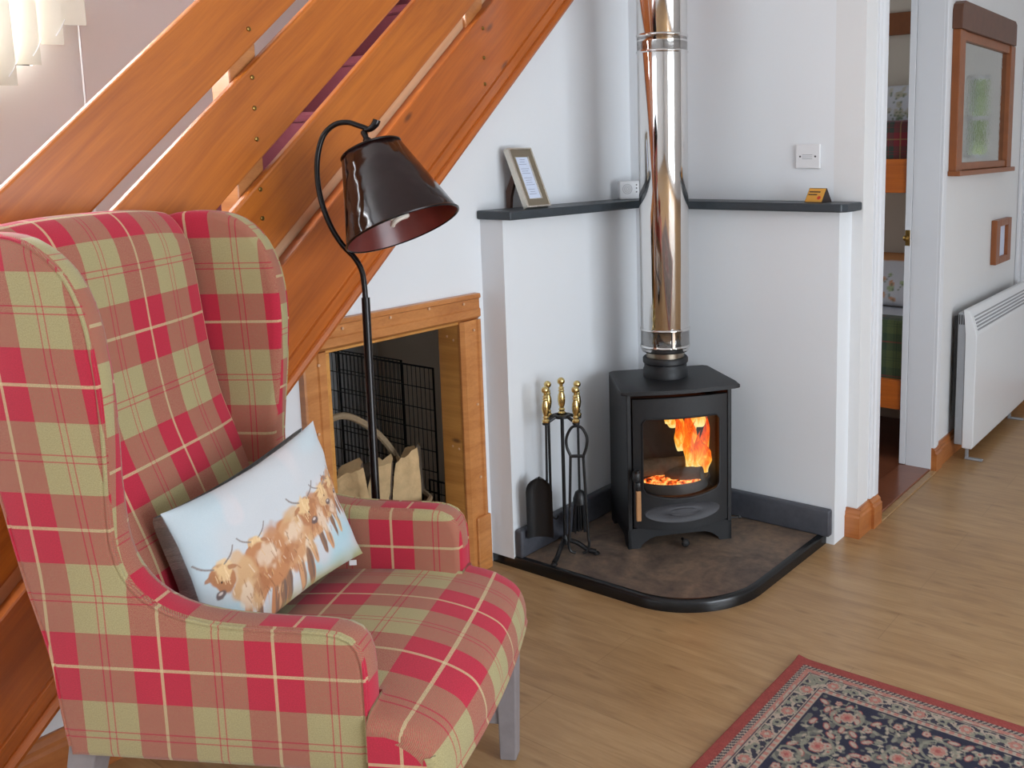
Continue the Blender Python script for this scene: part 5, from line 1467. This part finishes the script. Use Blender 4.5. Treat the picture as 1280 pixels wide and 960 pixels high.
fy0, fy1, fz0, fz1 = 1.885, 2.185, 0.845, 1.075
bm = bmesh.new()
for a, b in (((fy0, fz0), (fy0 + 0.07, fz1)), ((fy1 - 0.07, fz0), (fy1, fz1)), ((fy0 + .07, fz0), (fy1 - .07, fz0 + 0.035)), ((fy0 + .07, fz1 - 0.035), (fy1 - .07, fz1))): box(bm, (TW + 0.0005, a[0], a[1]), (TW + 0.03, b[0], b[1]), bev=0.003)
obj('frame', bm, 'frame_pine', sf); obj('picture', bx((TW + 0.001, fy0 + 0.06, fz0 + 0.03), (TW + 0.012, fy1 - 0.06, fz1 - 0.03)), 'paper', sf)

ht = thing('panel_heater', 'white electric panel heater on the hallway wall', 'heater', (0.98, 1.75, 0.05))
hy0, hy1 = 1.215, 2.36
bm = bmesh.new()
# front shell: outline in x,z extruded along y
prism(bm, [(0.985, 0.062), (1.03, 0.062), (1.035, 0.075), (1.035, 0.60), (1.005, 0.700), (0.992, 0.714), (0.972, 0.714), (0.985, 0.60)], hy0, hy1, 'y', bev=0.004)
obj('front_shell', bm, 'heater_white', ht)
obj('side_case', bx((0.948, hy0 + 0.004, 0.075), (0.984, hy1 - 0.004, 0.70), bev=0.003), 'heater_grey', ht)
bm = bmesh.new()
for i in range(5):
    t_ = 0.18 + i * 0.16; x0 = 1.0355 + (1.006 - 1.0355) * t_; z0 = 0.604 + (0.696 - 0.604) * t_
    box(bm, (x0 - 0.004, hy0 + 0.035, z0 - 0.0035), (x0 + 0.0018, hy1 - 0.02, z0 + 0.0035))
obj('vent_slots', bm, 'heater_grey', ht)
bm = bmesh.new()
for i in range(3): box(bm, (0.953 + i * 0.010, hy0 + 0.002, 0.645), (0.957 + i * 0.010, hy0 + 0.005, 0.690))
obj('side_slots', bm, 'dark_plastic', ht)
obj('wall_bracket', bx((TW + 0.019, hy0 + 0.02, 0.2), (0.948, hy1 - 0.05, 0.68)), 'dark_plastic', ht)
for y in (hy0 + 0.04, hy1 - 0.30):
    bm = bx((0.99, y - 0.011, 0.0005), (1.072, y + 0.011, 0.011), bev=0.004, seg=3); box(bm, (0.992, y - 0.008, 0.008), (1.006, y + 0.008, 0.075), bev=0.002)
    obj('foot', bm, 'heater_grey', ht, smooth=True)

# ------------------------------------------------------------------ bunk room contents
bunk = thing('bunk_bed', 'pine bunk bed seen through the doorway', 'bed', (0.3, 1.2, 0.006))
b0, b1, byf, byb = -0.75, 0.790, 1.0, 1.70
bm = bmesh.new()
box(bm, (b0, byf, 0.262), (b1, byf + 0.03, 0.400), bev=0.004); obj('side_rail', bm, 'pine_red', bunk)
bm = bmesh.new(); box(bm, (b0, byf, 1.252), (b1, byf + 0.03, 1.402), bev=0.004); obj('side_rail', bm, 'pine_red', bunk)
for x in (b0, ):
    for y in (byf, byb - 0.06): obj('post', bx((x, y, 0.007), (x + 0.06, y + 0.06, 1.75), bev=0.004), 'pine_red', bunk)
for y in (byb - 0.06,): obj('post', bx((b1 - 0.06, y, 0.007), (b1, y + 0.06, 1.75), bev=0.004), 'pine_red', bunk)
for z in (0.35, 1.35): obj('slat_base', bx((b0 + 0.02, byf + 0.03, z - 0.02), (b1 - 0.0, byb, z)), 'pine_pale', bunk)
def soft(name, a, b, mat, label, cat, uvd=True, rad=0.03):
    bm = bx(a, b, bev=rad, seg=4)
    if uvd: uvset(bm, lambda c_, f: (c_.x, c_.y + c_.z))
    return tag(obj(name, bm, mat, None, smooth=True), label, cat)
soft('mattress', (b0 + 0.03, byf + 0.065, 0.352), (b1 - 0.002, byb - 0.002, 0.55), 'sheet_white', 'white mattress of the lower bunk', 'mattress')
soft('mattress', (b0 + 0.03, byf + 0.065, 1.352), (b1 - 0.002, byb - 0.002, 1.535), 'sheet_white', 'white mattress of the upper bunk', 'mattress')
def drape(y0_, y1_, zb_, zt_, t_, mat, label):
    bm = prism(bmesh.new(), [(y0_, zb_), (y0_, zt_ - 0.025), (y0_ + 0.01, zt_ - 0.007), (y0_ + 0.03, zt_), (y1_, zt_), (y1_, zt_ - t_), (y0_ + t_ + 0.006, zt_ - t_), (y0_ + t_, zt_ - t_ - 0.006), (y0_ + t_, zb_)], b0 + 0.03, b1 - 0.002, 'x')
    uvset(bm, lambda c_, f: (c_.x, c_.y + c_.z))
    return tag(obj('blanket', bm, mat, None, smooth=True), label, 'blanket')
drape(byf + 0.032, byf + 0.14, 0.355, 0.675, 0.018, 'tartan_green', 'dark green tartan blanket over the lower bunk')
soft('duvet', (b0 + 0.03, byf + 0.065, 0.552), (b1 - 0.002, byb - 0.03, 0.655), 'sheet_white', 'white duvet on the lower bunk behind the blanket', 'duvet', rad=0.04)
drape(byf + 0.032, byf + 0.35, 1.355, 1.572, 0.024, 'tartan_red', 'dark red tartan blanket on the upper bunk')
def pillow(name, c0, w_, h_, t_, tilt, label, seed, cols3):
    n_ = 70; uu = np.linspace(-1, 1, n_)[:, None] * np.ones((1, n_)); vv = uu.T
    pl = np.clip(1 - uu ** 4, 0, 1) ** 0.5 * np.clip(1 - vv ** 4, 0, 1) ** 0.5
    root = thing(name, label, 'pillow', c0)
    for sgn_, nm in ((-1, 'front'), (1, 'back')):
        Pp = np.stack([uu * w_ / 2, sgn_ * pl * t_ / 2, vv * h_ / 2], -1)
        cv = Canvas(uu * w_ / 2, vv * h_ / 2); cv.c[:] = L3((216, 214, 216)); rnd = random.Random(seed)
        for _ in range(40):
            x, y = rnd.uniform(-w_ / 2, w_ / 2), rnd.uniform(-h_ / 2, h_ / 2); cv.ell(x, y, rnd.uniform(.008, .022), rnd.uniform(.008, .022), rnd.uniform(0, 3), rnd.choice(cols3), 0.2, 0.5, seed, 0.85)
            cv.line([(x, y), (x + rnd.uniform(-.03, .03), y - 0.04)], 0.003, (110, 124, 96), 0.8)
        if seed == 1: cv.lay(smst(h_ * 0.30, h_ * 0.34, vv * h_ / 2), (200, 140, 90))
        grid_mesh(nm, Pp, 'pillow_print', root, cv.c, mtx=Matrix.Translation(c0) @ Matrix.Rotation(tilt, 4, 'X'))
pillow('pillow', (0.46, 1.50, 0.795), 0.62, 0.27, 0.12, -0.25, 'floral printed pillow with orange top band on the lower bunk', 1, [(214, 150, 100), (210, 190, 110), (170, 184, 130), (190, 140, 150)])
pillow('pillow', (0.46, 1.50, 1.655), 0.62, 0.20, 0.10, -0.25, 'cream pillow with faint leaf print on the upper bunk', 2, [(190, 180, 150), (160, 160, 130), (200, 190, 170)])
t = obj('wall_board', bx((0.20, 1.70, 2.02), (0.79, 1.7295, 2.13), bev=0.003), 'frame_pine', None)
tag(t, 'plain brown wooden board high on the bunk room wall', 'board')

# ------------------------------------------------------------------ vertical blind, cut to the slope of the stairs
bl = thing('vertical_blind', 'cream vertical blind over the stairwell window, stepped along the bottom', 'blind', (SX + 0.05, -2.2, 2.5))
obj('head_rail', bx((SX + 0.03, -3.35, 2.50), (SX + 0.075, -1.56, 2.54), bev=0.003), 'gloss_white', bl)
for i in range(22):
    y = -1.632 - i * 0.072; zb = 1.868 + 0.90 * (y + 1.632)
    if zb < 0.9: break
    bm = bx((-0.0008, -0.034, zb), (0.0008, 0.034, 2.50))
    sl_ = obj('slat', bm, 'blind_fabric', bl, mtx=Matrix.Translation((SX + 0.055, y, 0)) @ Matrix.Rotation(math.radians(-28), 4, 'Z'))
    b2 = bmesh.new(); pts = smooth_path([(SX + 0.075, y - 0.036, zb + 0.012), (SX + 0.075, y - 0.050, zb - 0.016), (SX + 0.075, y - 0.066, zb - 0.04)], 5)
    obj('chain', tube(b2, pts, 0.0013, 5), 'white_plastic', bl)
obj('cord', tube(bmesh.new(), [(SX + 0.03, -1.600, 2.5), (SX + 0.03, -1.612, 1.2)], 0.004, 6), 'white_plastic', bl)

# hedge outside, seen in the hallway mirror through window 4
bm = bmesh.new(); rnd = random.Random(9)
for i in range(60):
    bmesh.ops.create_icosphere(bm, subdivisions=2, radius=rnd.uniform(0.3, 0.6), matrix=Matrix.Translation((rnd.uniform(-1, 4), rnd.uniform(4.6, 5.6), rnd.uniform(0, 3.2))))
for v_ in bm.verts: v_.co += Vector((1, 1, 1)) * 0.12 * mnoise.noise(v_.co * 5)
tag(obj('hedge', bm, 'green_leaf', None, smooth=True), 'green hedge outside, reflected in the hallway mirror', 'hedge')

# ------------------------------------------------------------------ light: overcast daylight through the real windows, and a lamp on the hedge
wd = bpy.data.worlds.new('world'); SC.world = wd; wd.use_nodes = True
bg = wd.node_tree.nodes['Background']; bg.inputs[0].default_value = (0.80, 0.90, 1.0, 1); bg.inputs[1].default_value = 1.0
def area(name, loc, target, sx, sy, power, col=(0.86, 0.93, 1.0)):
    l_ = bpy.data.lights.new(name, 'AREA'); l_.shape = 'RECTANGLE'; l_.size = sx; l_.size_y = sy; l_.energy = power; l_.color = col
    o = bpy.data.objects.new(name, l_); COL.objects.link(o); o.location = loc
    o.rotation_euler = (Vector(target) - Vector(loc)).to_track_quat('-Z', 'Y').to_euler(); return o
area('daylight_right', (RX + 0.2, (RW[0] + RW[1]) / 2, (RW[2] + RW[3]) / 2), (0, (RW[0] + RW[1]) / 2, (RW[2] + RW[3]) / 2), RW[1] - RW[0], RW[3] - RW[2], 185, (0.84, 0.92, 1.0))
area('daylight_front', ((FWN[0] + FWN[1]) / 2, FY - 0.2, 1.12), ((FWN[0] + FWN[1]) / 2, 0, 1.12), FWN[1] - FWN[0], FWN[3] - FWN[2], 54)
area('daylight_stairs', (SX - 0.25, (WW0 + WW1) / 2, 2.12), (SX + 1, (WW0 + WW1) / 2, 2.0), WW1 - WW0, 0.76, 220, (0.95, 0.97, 1.0))
area('daylight_bunk_room', (SX - 0.25, (BW[0] + BW[1]) / 2, 1.5), (SX + 1, (BW[0] + BW[1]) / 2, 1.4), BW[1] - BW[0], BW[3] - BW[2], 22)
area('hedge_lamp', ((HX0 + HX1) / 2, 4.2, 3.2), (1.2, 5.2, 1.6), 1.0, 1.0, 60)  # unseen lamp outdoors, aimed at the hedge and not into the hall
# ------------------------------------------------------------------ render look
SC.view_settings.view_transform = 'Standard'; SC.view_settings.look = 'None'; SC.view_settings.gamma = 1.0
SC.view_settings.use_curve_mapping = False; SC.view_settings.exposure = -0.1
try:
    SC.cycles.max_bounces = 8; SC.cycles.diffuse_bounces = 5; SC.cycles.glossy_bounces = 4; SC.cycles.transparent_max_bounces = 12
except Exception: pass
